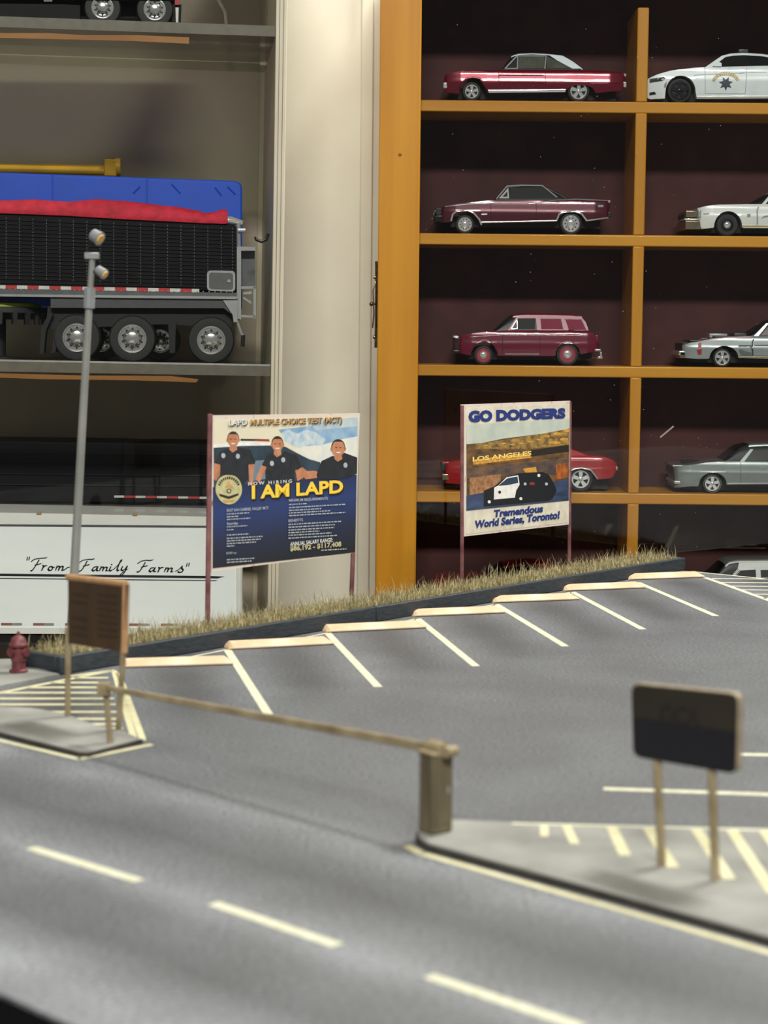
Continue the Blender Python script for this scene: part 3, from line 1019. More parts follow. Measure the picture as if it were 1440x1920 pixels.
# ================================================================== wooden display case (right)
FY, GY, SY, BY = 858.0, 861.0, 864.0, 901.0          # frame front, pane, shelf front, back panel
WF = Frame((0, FY, TZ))
XL = Frame((0, FY, 0)).px(707.5, 620).x
XR = Frame((0, FY, 0)).px(784.5, 620).x
XD = Frame((0, SY, 0)).px(1183.5, 620).x
DW = 4.9
XEND = 236.0
ZT = 262.0
case = thing('wooden_display_case', WF, 'honey coloured wooden wall case with glazed compartments of model cars', 'display case')
M_velvet = mat('maroon_backing', (62, 30, 28), 0.9, var=0.25, scale=60)
def cb(x0, y0, z0, x1, y1, z1, name, m, parent=None, bevel=0.4):
    return MB().box((x0, y0 - FY, z0 - TZ), (x1, y1 - FY, z1 - TZ)).build(name, m, parent or case, bevel=bevel)


cb(XL, FY, TZ, XR, FY + 5, ZT, 'door_stile', M_woodv, bevel=0.7)
cb(XEND - 16, FY, TZ, XEND, FY + 5, ZT, 'door_stile', M_woodv, bevel=0.7)
cb(XR - 0.2, FY, ZT - 14, XEND - 15.8, FY + 5, ZT, 'door_rail', M_woodh)
sh = [Frame((0, SY, 0)).px(1000, y).z for y in (189, 439, 685.5, 923, 1148)]
cb(XR - 0.2, FY, TZ, XEND - 15.8, FY + 5, sh[4] - 4, 'door_rail', M_woodh)
cb(XL + 1, FY + 5.2, TZ, XL + 6, WY - 0.5, ZT, 'side_panel', M_woodv)
cb(XEND - 6, FY + 5.2, TZ, XEND - 1, WY - 0.5, ZT, 'side_panel', M_woodv)
cb(XL + 6, FY + 5.2, ZT - 5, XEND - 6, WY - 0.5, ZT, 'top_panel', M_woodh)
cb(XL + 6, BY, TZ, XEND - 6, BY + 3, ZT - 5, 'back_panel', M_velvet, bevel=0)
for i, z in enumerate(sh):
    cb(XL + 6, SY, z - 4.9, XEND - 6, BY, z, 'shelf', M_woodh, bevel=0.5)
XD2 = XD + 95.0
zt = [238.0 if True else 0] + [z - 4.9 for z in sh[:4]]
ztop = Frame((0, SY, 0)).px(1208, 14).z
for xd in (XD, XD2):
    for i, z in enumerate(sh):
        cb(xd, SY - 0.2, z - 0.1, xd + DW, BY, (ztop if i == 0 else sh[i - 1] - 4.8), 'divider', M_woodv, bevel=0.5)
M_pane = pane_mat('clear_pane', (253, 254, 253), 1.33)
pane = cb(XR - 1, GY, sh[4] - 6, XEND - 15, GY + 1.2, ZT - 13, 'glass_pane', M_pane, bevel=0)
# dust specks and a scratch on the pane
ds = MB()
for i in range(150):
    x, z = random.uniform(XR + 2, 150), random.uniform(-10, 236)
    r = random.choice((0.08, 0.1, 0.12, 0.2))
    ds.prism([(x + r * math.cos(a) * random.uniform(0.6, 1.3), GY - 0.06 - FY, z - TZ + r * math.sin(a)) for a in [j * math.pi / 3 for j in range(6)]], (0, 0.05, 0))
o = ds.build('dust_specks', mat('dust', (150, 145, 135), 0.9), pane)
o['kind'] = 'stuff'
f_ = Frame((0, GY - 0.06, 0))
q_ = [f_.px(*c) for c in ((1237, 819), (1262, 798), (1264, 800), (1239, 821))]
MB().prism([(v.x, GY - 0.06 - FY, v.z - TZ) for v in q_], (0, 0.05, 0)).build('scratch', mat('dust', (150, 145, 135), 0.9), pane)
# knot in the stile
kn = Frame((0, FY, 0)).px(750, 290)
MB().lathe([(0.7, -0.06), (0.9, 0.05)], (kn.x, 0, kn.z - TZ), 'y', 12).build('knot', mat('wood_knot', (120, 70, 22), 0.6), case)
# ornate latch on the side of the case
M_brass = mat('old_brass', (118, 106, 84), 0.3, 0.9, col2=(70, 60, 46), scale=600)
LZ = lambda y: Frame((0, FY + 8, 0)).px(700, y).z - TZ
lx = XL
o = MB()
for i in range(25):
    t_ = i / 24
    z = LZ(490) + (LZ(652) - LZ(490)) * t_
    hw_ = 1.2 + 3.4 * math.sin(math.pi * t_) ** 0.7 * (1 + 0.25 * math.cos(t_ * 6 * math.pi))
    if i == 0:
        rings = []
    rings.append([Vector((lx + 0.6, 8 - hw_, z)), Vector((lx - 0.7, 8 - hw_ * 0.8, z)), Vector((lx - 1.3, 8, z)), Vector((lx - 0.7, 8 + hw_ * 0.8, z)), Vector((lx + 0.6, 8 + hw_, z))])
latch = o.loft(rings).build('latch_plate', M_brass, case, smooth=60)
MB().lathe([(0.1, -1.0), (0.75, -0.7), (1.0, 0), (0.75, 0.7), (0.5, 1.0), (0.45, 2.4)], (lx - 2.7, 7, LZ(570)), 'x', 14).build('knob', M_brass, latch, smooth=60)
MB().tube([(lx - 1.0, 6, LZ(528)), (lx - 2.0, 5, LZ(545)), (lx - 1.6, 5, LZ(590)), (lx - 2.1, 5, LZ(615))], 0.3, 6).build('bail', M_brass, latch)
for y in (520, 632):
    MB().lathe([(0.7, -0.9), (0.9, 0), (0.7, 0.9)], (lx - 1.0, 8, LZ(y)), 'x', 10).build('scroll', M_brass, latch)
# ridge added on the wall to stand for the shadow bands there
WFr = Frame((0, WY, 0))
o = MB().box((WFr.px(673, 620).x, WY - 2.5, TZ), (WFr.px(696, 620).x, WY, 900)).build('shadow_band', M_wall, bevel=0.6)
o['kind'] = 'structure'

# ================================================================== model cars
def smoothpts(pts, x, w=0.0):
    def f(x):
        if x <= pts[0][0]:
            return pts[0][1]
        for (a, b), (c, d) in zip(pts[:-1], pts[1:]):
            if x <= c:
                return b + (d - b) * (x - a) / max(1e-6, c - a)
        return pts[-1][1]
    if not w:
        return f(x)
    return sum(f(x + w * t) for t in (-1, -0.5, 0, 0.5, 1)) / 5


def paint(name, c, metal=0.25, rough=0.3):
    return mat(name, c, rough, metal, coat=0.8, var=0.05, scale=200)


GP = [(0, 0.90), (0.12, 0.955), (0.3, 0.985), (0.5, 1.0), (0.62, 1.0), (0.66, 0.985), (0.85, 0.955), (0.93, 0.93), (1.0, 0.86)]


def wheel(root, x, y, z, r, rr, wd, style, m_rim, side, extra=None):
    """tyre > rim, hub ; side=-1 faces the camera"""
    s = side
    t = MB().lathe([(rr * 0.96, s * -wd), (r * 0.93, s * -wd), (r, s * -wd * 0.75), (r, s * -wd * 0.2), (r * 0.93, 0), (r * 0.80, s * 0.15), (rr * 1.0, 0), (rr * 0.96, s * -0.6)], (x, y, z), 'y', 32).build('wheel', M_tire, root)
    rim = MB()
    n = 30
    if style == 'truck':
        rim.lathe([(rr, s * -0.4), (rr, s * 0.25), (rr * 0.92, s * 0.3), (rr * 0.86, s * -0.6), (rr * 0.80, s * -0.9), (rr * 0.5, s * 0.2), (rr * 0.46, s * 0.3), (rr * 0.44, s * 0.9), (rr * 0.2, s * 1.3), (0.01, s * 1.3)], (x, y, z), 'y', n)
        ro = rim.build('rim', m_rim, t)
        lug = MB()
        hole = MB()
        for k in range(10):
            a = 2 * math.pi * k / 10
            lug.lathe([(rr * 0.05, s * 0.0), (rr * 0.05, s * 0.9)], (x + rr * 0.56 * math.cos(a), y, z + rr * 0.56 * math.sin(a)), 'y', 6)
            hole.lathe([(rr * 0.075, s * -0.9), (rr * 0.075, s * -0.05)], (x + rr * 0.70 * math.cos(a + 0.3), y - s * 0.15, z + rr * 0.70 * math.sin(a + 0.3)), 'y', 8)
        lug.build('lug_nuts', m_rim, t)['kind'] = 'stuff'
        hole.build('hand_holes', M_chassis, t)['kind'] = 'stuff'
    elif style == 'mag':
        rim.lathe([(rr, s * -0.3), (rr, s * 0.12), (rr * 0.86, s * 0.15), (rr * 0.80, s * -0.5)], (x, y, z), 'y', n, cap=False)
        for k in range(5):
            a = 2 * math.pi * k / 5 + 0.3
            d, e = Vector((math.cos(a), 0, math.sin(a))), Vector((-math.sin(a), 0, math.cos(a)))
            c = Vector((x, y, z))
            rim.prism([c + d * rr * 0.15 + e * rr * 0.16, c + d * rr * 0.85 + e * rr * 0.24, c + d * rr * 0.85 - e * rr * 0.24, c + d * rr * 0.15 - e * rr * 0.16], (0, -s * 0.5, 0))
        rim.build('rim', m_rim, t)
        MB().lathe([(rr * 0.86, s * -0.55), (0.01, s * -0.5)], (x, y, z), 'y', n, cap=False).build('brake_disc', M_chassis, t)
        MB().lathe([(rr * 0.24, s * -0.3), (rr * 0.24, s * 0.1), (rr * 0.15, s * 0.3), (0.01, s * 0.33)], (x, y, z), 'y', 16).build('hub', m_rim, t)
    else:                                   # dish with a hub cap
        rim.lathe([(rr, s * -0.3), (rr, s * 0.12), (rr * 0.9, s * 0.15), (rr * 0.82, s * -0.25), (rr * 0.5, s * -0.2)], (x, y, z), 'y', n)
        rim.build('rim', m_rim, t)
        MB().lathe([(rr * 0.56, s * -0.3), (rr * 0.54, s * 0.05), (rr * 0.42, s * 0.35), (rr * 0.2, s * 0.5), (0.01, s * 0.52)], (x, y, z), 'y', 20).build('hub_cap', extra or M_chrome, t, smooth=60)
        if style == 'slots':
            sl_ = MB()
            for k in range(10):
                a = 2 * math.pi * k / 10
                sl_.lathe([(rr * 0.09, s * -0.3), (rr * 0.09, s * -0.12)], (x + rr * 0.68 * math.cos(a), y, z + rr * 0.68 * math.sin(a)), 'y', 6)
            sl_.build('rim_slots', M_chassis, t)['kind'] = 'stuff'
    return t


def car(sp):
    cv = lambda p: (sp['o'][0] + p[0] / sp['s'] + sp.get('dx', 0), sp['o'][1] + p[1] / sp['s'] + sp.get('dy', 0))
    HW = sp.get('hw', 13.8)
    row = sp['row']
    yc = SY + 2.5 + HW
    gz = sh[row]
    xa, xb = sp['bot'][0][0], sp['bot'][-1][0]
    pc = cv(((xa + xb) / 2, sp['ground']))
    f0 = Frame((0, yc - HW, 0)).px(*pc)
    fr = Frame((f0.x, yc, gz))
    dz = -(fr.px(*cv(((xa + xb) / 2, sp['ground'])), -HW).z)

    def L(p, flat=True):
        q = cv(p)
        v = fr.px(q[0], q[1] - (q[0] - pc[0]) * 0.0093, -HW)       # take out the camera's roll
        return Vector((v.x, 0, v.z + dz))
    root = thing(sp['name'], fr, sp['label'], 'model car')
    top = sorted([(L(p).x, L(p).z) for p in sp['top']])
    bot = sorted([(L(p).x, L(p).z) for p in sp['bot']])
    x0, x1 = max(top[0][0], bot[0][0]) if sp.get('clip') else min(top[0][0], bot[0][0]), max(top[-1][0], bot[-1][0])
    LN = x1 - x0
    pm = 1.0 / (L((100, 0)).x - L((0, 0)).x) * 100          # zoom px per mm
    arches = [(L((a[0], a[1])).x, L((a[0], a[1])).z, a[2] / pm, a[3] / pm) for a in sp['arch']]
    zbelt = max(z for _, z in top)

    def hw(x):
        t = max(0.0, min(x - x0, x1 - x)) / LN
        return HW * (0.84 + 0.16 * min(1, t / 0.09) ** 0.5)

    def ztop(x):
        return smoothpts(top, x, LN * 0.008)

    def zbot(x):
        z = smoothpts(bot, x, LN * 0.006)
        for ax, az, rx, ry in arches:
            if abs(x - ax) < rx:
                z = max(z, az + ry * math.sqrt(1 - ((x - ax) / rx) ** 2))
        return min(z, ztop(x) - 0.6)

    def yb(x, z):
        return hw(x) * smoothpts(GP, max(0, min(1, z / zbelt)))
    xs = [x0 + LN * i / 100 for i in range(101)]
    for ax, az, rx, ry in arches:
        xs += [ax - rx * math.cos(math.pi * j / 24) * 0.9999 for j in range(25)]
    xs = sorted(set(round(x, 4) for x in xs if x0 <= x <= x1))
    NR = 16
    rings = []
    for x in xs:
        a, b = zbot(x), ztop(x)
        col = [(yb(x, a + (b - a) * j / NR), a + (b - a) * j / NR) for j in range(NR + 1)]
        half = [(-y, z) for y, z in col]
        y_ = col[-1][0]
        topc = [(-y_ * 0.6, b + 0.22), (0, b + 0.32), (y_ * 0.6, b + 0.22)]
        rings.append([Vector((x, y, z)) for y, z in half + topc + [(-p[0], p[1]) for p in half[::-1]]])
    body = MB().loft(rings).build('body', sp['paint'], root, smooth=40)
    # greenhouse
    roof = [(L(p).x, L(p).z) for p in sp['roof']]
    g0, g1 = roof[0][0], roof[-1][0]
    zr = max(z for _, z in roof)

    def zg(x):
        return smoothpts(roof, x, (g1 - g0) * 0.012)

    def yg(x, z):
        b = ztop(x) - 0.2
        return HW * (0.86 - 0.20 * max(0, min(1.1, (z - b) / max(0.5, zr - b))))

    def glayer(xa_, xb_, off, low, n=40):
        rr_ = []
        for i in range(n + 1):
            x = xa_ + (xb_ - xa_) * i / n
            zb_ = ztop(x) - 0.4
            zt_ = max(zg(x), zb_ + 0.05)
            lo = zb_ if low is None else max(zb_, zt_ - low)
            col = []
            for j in range(7):
                z = lo + (zt_ - lo) * j / 6
                y = yg(x, z) + off
                if j == 6:
                    y -= 0.35
                elif j == 5:
                    y -= 0.12
                col.append((y, z + (off if j == 6 else 0)))
            t_ = [(-col[-1][0] * 0.6, zt_ + 0.3 + off), (0, zt_ + 0.42 + off), (col[-1][0] * 0.6, zt_ + 0.3 + off)]
            rr_.append([Vector((x, y, z)) for y, z in [(-c, d) for c, d in col] + t_ + col[::-1]])
        return rr_
    MB().loft(glayer(g0, g1, 0.0, None)).build('glasshouse', sp.get('glass', M_glassd), root, smooth=40)
    ra, rb = L((sp['roofx'][0], 0)).x, L((sp['roofx'][1], 0)).x
    MB().loft(glayer(ra, rb, 0.16, sp.get('rail', 1.0), 30)).build('roof', sp.get('roofpaint', sp['paint']), root, smooth=40)

    def surf(v, off):
        b = ztop(v.x)
        y = yg(v.x, v.z) if v.z > b - 0.1 and g0 <= v.x <= g1 else yb(v.x, v.z)
        return Vector((v.x, -(y + off), v.z))

    def dens(pts, step=1.2):
        out = []
        for a, b in zip(pts[:-1], pts[1:]):
            n = max(1, int((b - a).length / step))
            out += [a + (b - a) * i / n for i in range(n)]
        return out + [pts[-1]]
    for name, poly, m, off in sp.get('patch', []):
        p = [L(q) for q in poly]
        p = dens(p + [p[0]])[:-1]
        b = MB().loft([[surf(v, off) for v in p], [surf(v, -0.3) for v in p]])
        b.mirror_y().build(name, m, root, smooth=50)
    for name, line, wd, m, off in sp.get('strip', []):
        p = dens([L(q) for q in line])
        wd = wd / pm / 2
        rg = []
        for i, v in enumerate(p):
            d = (p[min(i + 1, len(p) - 1)] - p[max(i - 1, 0)]).normalized()
            n = Vector((-d.z, 0, d.x))
            rg.append([surf(v + n * wd, off * 0.4), surf(v + n * wd * 0.5, off), surf(v - n * wd * 0.5, off), surf(v - n * wd, off * 0.4), surf(v - n * wd, -0.2), surf(v + n * wd, -0.2)])
        MB().loft(rg).mirror_y().build(name, m, root, smooth=50)
    for name, a, b, yh, m in sp.get('bar', []):           # full-width pieces: bumpers, lights, scoops
        p, q = L(a), L(b)
        w_ = HW * yh
        MB().box((min(p.x, q.x), -w_, min(p.z, q.z)), (max(p.x, q.x), w_, max(p.z, q.z))).build(name, m, root, bevel=0.35, seg=3)
    for name, c, r, m in sp.get('lamp', []):              # round lamps on the nose, both sides
        v = L(c)
        b = MB()
        for y in (-0.74, 0.74):
            b2 = MB().lathe([(r / pm, 0.9), (r / pm, -0.1), (r / pm * 0.7, -0.5), (0.01, -0.6)], (v.x, y * HW, v.z), 'x', 16).build(name, m, root)
    # underside and wheels
    zc = min(z for _, z in bot)
    MB().box((x0 + LN * 0.06, -HW * 0.62, max(0.9, zc - 1.6)), (x1 - LN * 0.05, HW * 0.62, zc + 3.0)).build('chassis', M_chassis, root)
    for wx, wy, r, rr in sp['wheel']:
        c = L((wx, wy))
        rm = c.z if sp.get('snap', True) else r / pm
        R_ = c.z
        for side in (-1, 1):
            wheel(root, c.x, side * (HW - 0.9), R_, R_, R_ * rr / r, 4.2, sp['wstyle'], sp.get('rim', M_chrome), side, sp.get('hub'))
        if sp.get('ring'):
            b = MB()
            q = sp['ring'] * R_
            b.lathe([(q, -0.18), (q, -0.05), (q * 0.95, -0.05), (q * 0.95, -0.18)], (c.x, -(HW - 0.9), R_), 'y', 32, cap=False)
            b.mirror_y().build('whitewall', mat('whitewall', (190, 190, 182), 0.7), root)
    return root


CHR = M_chrome
A_red = paint('candy_red', (104, 10, 32), 0.45, 0.22)
car(dict(name='model_car', label='red model hardtop with a silver roof, top compartment', o=(820, 80), s=3.892, row=0, ground=404, paint=A_red,
         roofpaint=paint('roof_silver', (172, 180, 184), 0.4), roofx=(545, 1066), rail=0.5,
         top=[(52, 215), (66, 192), (90, 184), (200, 172), (350, 170), (500, 165), (700, 168), (900, 170), (1060, 172), (1200, 180), (1360, 192), (1380, 208)],
         bot=[(52, 295), (80, 330), (170, 345), (370, 338), (930, 338), (1160, 345), (1340, 330), (1380, 300)],
         arch=[(262, 335, 100, 108), (1045, 345, 108, 60)], wheel=[(252, 325, 79, 56), (1033, 328, 76, 57)], wstyle='mag',
         roof=[(470, 168), (545, 60), (600, 44), (700, 41), (800, 47), (920, 62), (990, 105), (1068, 170)],
         patch=[('vent_window', [(524, 152), (576, 82), (583, 152)], M_glassd, 0.1), ('door_window', [(602, 68), (788, 66), (784, 156), (598, 156)], mat('clear_side_glass', (72, 74, 64), 0.1, var=0.2), 0.1),
                ('quarter_window', [(806, 64), (980, 156), (806, 156)], mat('clear_side_glass', (72, 74, 64), 0.1), 0.1),
                ('roof_pillar', [(812, 50), (920, 62), (990, 105), (1062, 162), (990, 162), (880, 98)], MATS['roof_silver'], 0.22)],
         strip=[('window_trim', [(496, 156), (586, 60), (800, 62), (788, 160)], 10, CHR, 0.25), ('window_trim', [(592, 66), (588, 156)], 10, CHR, 0.25), ('window_trim', [(500, 157), (590, 157)], 10, CHR, 0.25),
                ('sill_trim', [(372, 326), (935, 326)], 22, CHR, 0.25), ('arch_trim', [(160, 310), (170, 270), (210, 232), (262, 222), (310, 232), (350, 290), (374, 336)], 12, A_red, 0.3),
                ('crease', [(450, 206), (780, 212)], 10, A_red, 0.25), ('crease', [(1115, 276), (1340, 274)], 10, A_red, 0.25), ('crease', [(450, 264), (780, 268)], 8, A_red, 0.25),
                ('door_gap', [(448, 178), (450, 318)], 4, M_chassis, 0.12), ('door_gap', [(788, 172), (790, 318)], 4, M_chassis, 0.12)],
         bar=[('front_bumper', (44, 255), (90, 300), 0.9, M_silver), ('rear_bumper', (1350, 262), (1384, 305), 0.9, M_silver), ('tail_lamp', (1340, 200), (1384, 225), 0.85, CHR)]))

B_mar = paint('maroon_metallic', (76, 18, 32), 0.35, 0.28)
car(dict(name='model_car', label='maroon model coupe with a black vinyl roof, second compartment down', o=(800, 320), s=3.892, row=1, ground=447, paint=B_mar,
         roofpaint=mat('vinyl_black', (24, 26, 27), 0.5), roofx=(588, 1030), rail=0.6,
         top=[(105, 245), (120, 236), (150, 226), (300, 212), (500, 192), (700, 197), (830, 202), (950, 192), (1100, 188), (1250, 192), (1325, 200), (1340, 225)],
         bot=[(105, 355), (180, 352), (400, 360), (950, 354), (1160, 358), (1330, 338), (1340, 320)],
         arch=[(285, 370, 112, 98), (1060, 372, 106, 90)], wheel=[(280, 369, 79, 58), (1055, 371, 77, 58)], wstyle='slots',
         roof=[(500, 190), (590, 90), (700, 80), (840, 82), (900, 108), (1010, 170), (1042, 192)],
         patch=[('door_window', [(610, 100), (850, 97), (944, 180), (606, 182)], mat('dark_interior', (12, 10, 11), 0.5, spec=0.15), 0.1), ('vent_frame', [(530, 180), (600, 100), (604, 180)], CHR, 0.3),
                ('vent_window', [(556, 168), (592, 128), (592, 168)], M_glassd, 0.36)],
         strip=[('roof_trim', [(510, 186), (592, 88), (700, 83), (850, 87), (955, 176)], 11, CHR, 0.32), ('belt_trim', [(135, 238), (300, 222), (500, 213), (830, 216), (950, 197), (1100, 192), (1330, 204)], 7, M_silver, 0.28),
                ('sill_trim', [(400, 356), (950, 350)], 11, CHR, 0.3), ('sill_trim', [(1168, 352), (1330, 330)], 10, CHR, 0.3),
                ('arch_trim', [(178, 345), (190, 295), (220, 272), (300, 268), (345, 290), (385, 335), (400, 375)], 13, CHR, 0.3),
                ('arch_trim', [(948, 350), (968, 300), (1010, 285), (1080, 283), (1130, 300), (1168, 350)], 13, CHR, 0.3),
                ('door_gap', [(468, 215), (470, 350)], 3, M_chassis, 0.1), ('door_gap', [(800, 215), (800, 350)], 3, M_chassis, 0.1),
                ('badge', [(400, 300), (442, 298)], 12, M_silver, 0.25), ('badge', [(1252, 245), (1292, 245)], 16, M_silver, 0.25), ('badge', [(1112, 222), (1124, 222)], 26, M_silver, 0.25), ('door_handle', [(750, 220), (785, 218)], 10, CHR, 0.4)],
         bar=[('grille', (66, 244), (112, 300), 0.86, M_black), ('front_bumper', (58, 300), (140, 350), 0.88, mat('black_chrome', (60, 60, 62), 0.2, 0.9)), ('rear_bumper', (1325, 285), (1350, 325), 0.9, M_black), ('tail_lamp', (1328, 200), (1345, 222), 0.86, M_silver)],
         lamp=[('headlamp', (68, 270), 12, CHR)]))

C_mar = paint('cherry_red', (98, 7, 36), 0.1, 0.25)
car(dict(name='model_van', label='cherry red model panel estate with two blanked side windows, third compartment down', o=(830, 570), s=4.5, row=2, ground=503, paint=C_mar, hw=12.8, roofx=(600, 1235), rail=1.1,
         top=[(140, 262), (160, 242), (250, 228), (400, 213), (530, 206), (830, 204), (1040, 207), (1230, 214), (1275, 235), (1318, 300), (1328, 350)],
         bot=[(140, 395), (230, 412), (470, 420), (960, 425), (1150, 415), (1320, 385), (1328, 370)],
         arch=[(350, 418, 112, 120), (1058, 418, 106, 100)], wheel=[(345, 413, 90, 64), (1055, 413, 90, 64)], wstyle='dish', rim=paint('rim_red', (150, 60, 74), 0.1), hub=CHR,
         roof=[(445, 210), (530, 130), (600, 74), (700, 66), (900, 69), (1100, 77), (1180, 90), (1212, 130), (1240, 216)],
         patch=[('door_window', [(645, 108), (786, 108), (782, 196), (640, 196)], mat('dark_interior', (12, 10, 11), 0.5, spec=0.15), 0.1),
                ('body_pillar', [(552, 205), (628, 92), (700, 80), (1180, 92), (1236, 212), (800, 206), (790, 104), (640, 104), (576, 206)], C_mar, 0.22),
                ('blank_panel', [(830, 112), (1000, 114), (1018, 198), (836, 198)], mat('cherry_panel', (112, 12, 46), 0.55, spec=0.2), 0.42), ('blank_panel', [(1042, 118), (1176, 122), (1212, 206), (1068, 204)], MATS['cherry_panel'], 0.42)],
         strip=[('vent_trim', [(580, 192), (632, 112), (632, 192), (580, 192)], 9, CHR, 0.5), ('window_trim', [(828, 108), (1004, 110), (1022, 202)], 7, C_mar, 0.6), ('window_trim', [(1036, 114), (1180, 118), (1218, 210), (1062, 208)], 7, C_mar, 0.6),
                ('crease', [(190, 262), (400, 246), (510, 240), (820, 244), (1030, 246), (1225, 254)], 12, C_mar, 0.35), ('sill_trim', [(525, 405), (815, 408)], 8, M_silver, 0.3),
                ('arch_trim', [(240, 380), (270, 320), (330, 285), (380, 285), (430, 320), (470, 400)], 12, C_mar, 0.35), ('arch_trim', [(975, 345), (1000, 315), (1045, 300), (1100, 310), (1140, 350)], 12, C_mar, 0.35),
                ('door_gap', [(506, 215), (508, 400)], 4, M_chassis, 0.1), ('door_gap', [(820, 210), (822, 405)], 4, M_chassis, 0.1), ('door_handle', [(770, 234), (812, 234)], 10, CHR, 0.5)],
         bar=[('front_bumper', (82, 366), (150, 392), 0.95, mat('dark_bumper', (70, 62, 58), 0.25, 0.8)), ('rear_bumper', (1285, 368), (1338, 390), 0.95, M_silver), ('tail_lamp', (1290, 250), (1318, 310), 0.9, paint('tail_red', (120, 30, 40))),
              ('exhaust', (1150, 430), (1330, 452), 0.3, M_dchrome), ('tow_bar', (1310, 432), (1370, 456), 0.25, CHR), ('tow_ball', (1350, 394), (1368, 440), 0.12, CHR), ('nose_panel', (100, 262), (150, 380), 0.85, mat('dark_nose', (40, 14, 22), 0.3))],
         lamp=[('headlamp', (112, 262), 20, CHR)]))

D_wht = paint('police_white', (206, 212, 214), 0.0, 0.3)
star = [(985 + (78 if i % 2 == 0 else 40) * math.sin(math.pi * i / 7), 528 + (78 if i % 2 == 0 else 40) * math.cos(math.pi * i / 7)) for i in range(14)]
gold = mat('door_gold', (198, 172, 96), 0.5, col2=(150, 126, 60), scale=900)
arcp = []
for i in range(14):
    a0, a1 = math.radians(198 + 144 * i / 14), math.radians(198 + 144 * (i + 0.78) / 14)
    arcp.append(('door_lettering', [(985 + rx * math.cos(t_), 540 + ry * math.sin(t_)) for rx, ry, t_ in ((125, 100, a0), (160, 140, a0), (160, 140, a1), (125, 100, a1))], gold, 0.12))
car(dict(name='model_police_car', label='white model police car with a dark star and gold arc on its door', o=(1190, 60), s=5.76, row=0, ground=744, paint=D_wht, roofx=(1000, 1690), rail=0.9, hw=14.2,
         top=[(140, 480), (160, 458), (250, 420), (400, 380), (650, 352), (760, 347), (1250, 338), (1500, 334), (1800, 338), (1980, 348), (2060, 385)],
         bot=[(140, 660), (165, 686), (330, 682), (670, 686), (1500, 690), (1900, 680), (2060, 650)],
         arch=[(497, 612, 163, 172), (1715, 612, 160, 168)], wheel=[(490, 598, 145, 112), (1715, 598, 145, 112)], wstyle='mag', rim=mat('steel_rim_black', (28, 28, 30), 0.3, 0.6), hub=CHR,
         roof=[(738, 352), (850, 285), (960, 218), (1060, 192), (1200, 186), (1400, 200), (1600, 242), (1750, 300), (1860, 342)],
         patch=[('door_window', [(850, 342), (905, 292), (1000, 234), (1100, 218), (1238, 220), (1238, 334)], M_glassd, 0.12), ('rear_window', [(1262, 220), (1440, 236), (1560, 284), (1600, 330), (1262, 334)], M_glassd, 0.12),
                ('a_pillar', [(760, 350), (960, 214), (1060, 190), (1100, 212), (1000, 228), (840, 346)], D_wht, 0.3), ('c_pillar', [(1440, 205), (1600, 242), (1750, 300), (1840, 340), (1610, 338), (1560, 280), (1440, 230)], D_wht, 0.3),
                ('headlight', [(165, 468), (320, 450), (332, 468), (300, 494), (165, 512)], mat('lamp_smoke', (96, 98, 98), 0.1, 0.3), 0.12), ('headlight_core', [(172, 480), (290, 470), (290, 490), (172, 502)], M_black, 0.2),
                ('air_intake', [(165, 614), (220, 608), (236, 636), (165, 646)], M_black, 0.12), ('side_marker', [(322, 530), (348, 500), (340, 560), (318, 575)], mat('marker_grey', (130, 126, 122), 0.3), 0.12),
                ('mirror', [(860, 340), (880, 305), (925, 290), (945, 308), (940, 342)], D_wht, 1.6), ('door_star', star, mat('star_navy', (44, 54, 66), 0.5), 0.14)] + arcp,
         strip=[('door_gap', [(762, 352), (762, 636), (1195, 640)], 5, mat('panel_gap', (120, 124, 126), 0.6), 0.06), ('door_gap', [(1215, 360), (1195, 640)], 5, MATS['panel_gap'], 0.06),
                ('crease', [(640, 432), (800, 424), (1100, 412), (1430, 405)], 10, D_wht, 0.25), ('door_handle', [(1130, 412), (1190, 408)], 10, D_wht, 0.5), ('sill', [(670, 668), (1560, 672)], 22, D_wht, 0.3)],
         bar=[('light_bar_foot', (1120, 176), (1230, 192), 0.5, M_black), ('light_bar', (1150, 138), (1252, 178), 0.62, mat('bar_smoke', (70, 72, 74), 0.15)), ('front_bumper', (132, 600), (160, 680), 0.8, M_black)]))

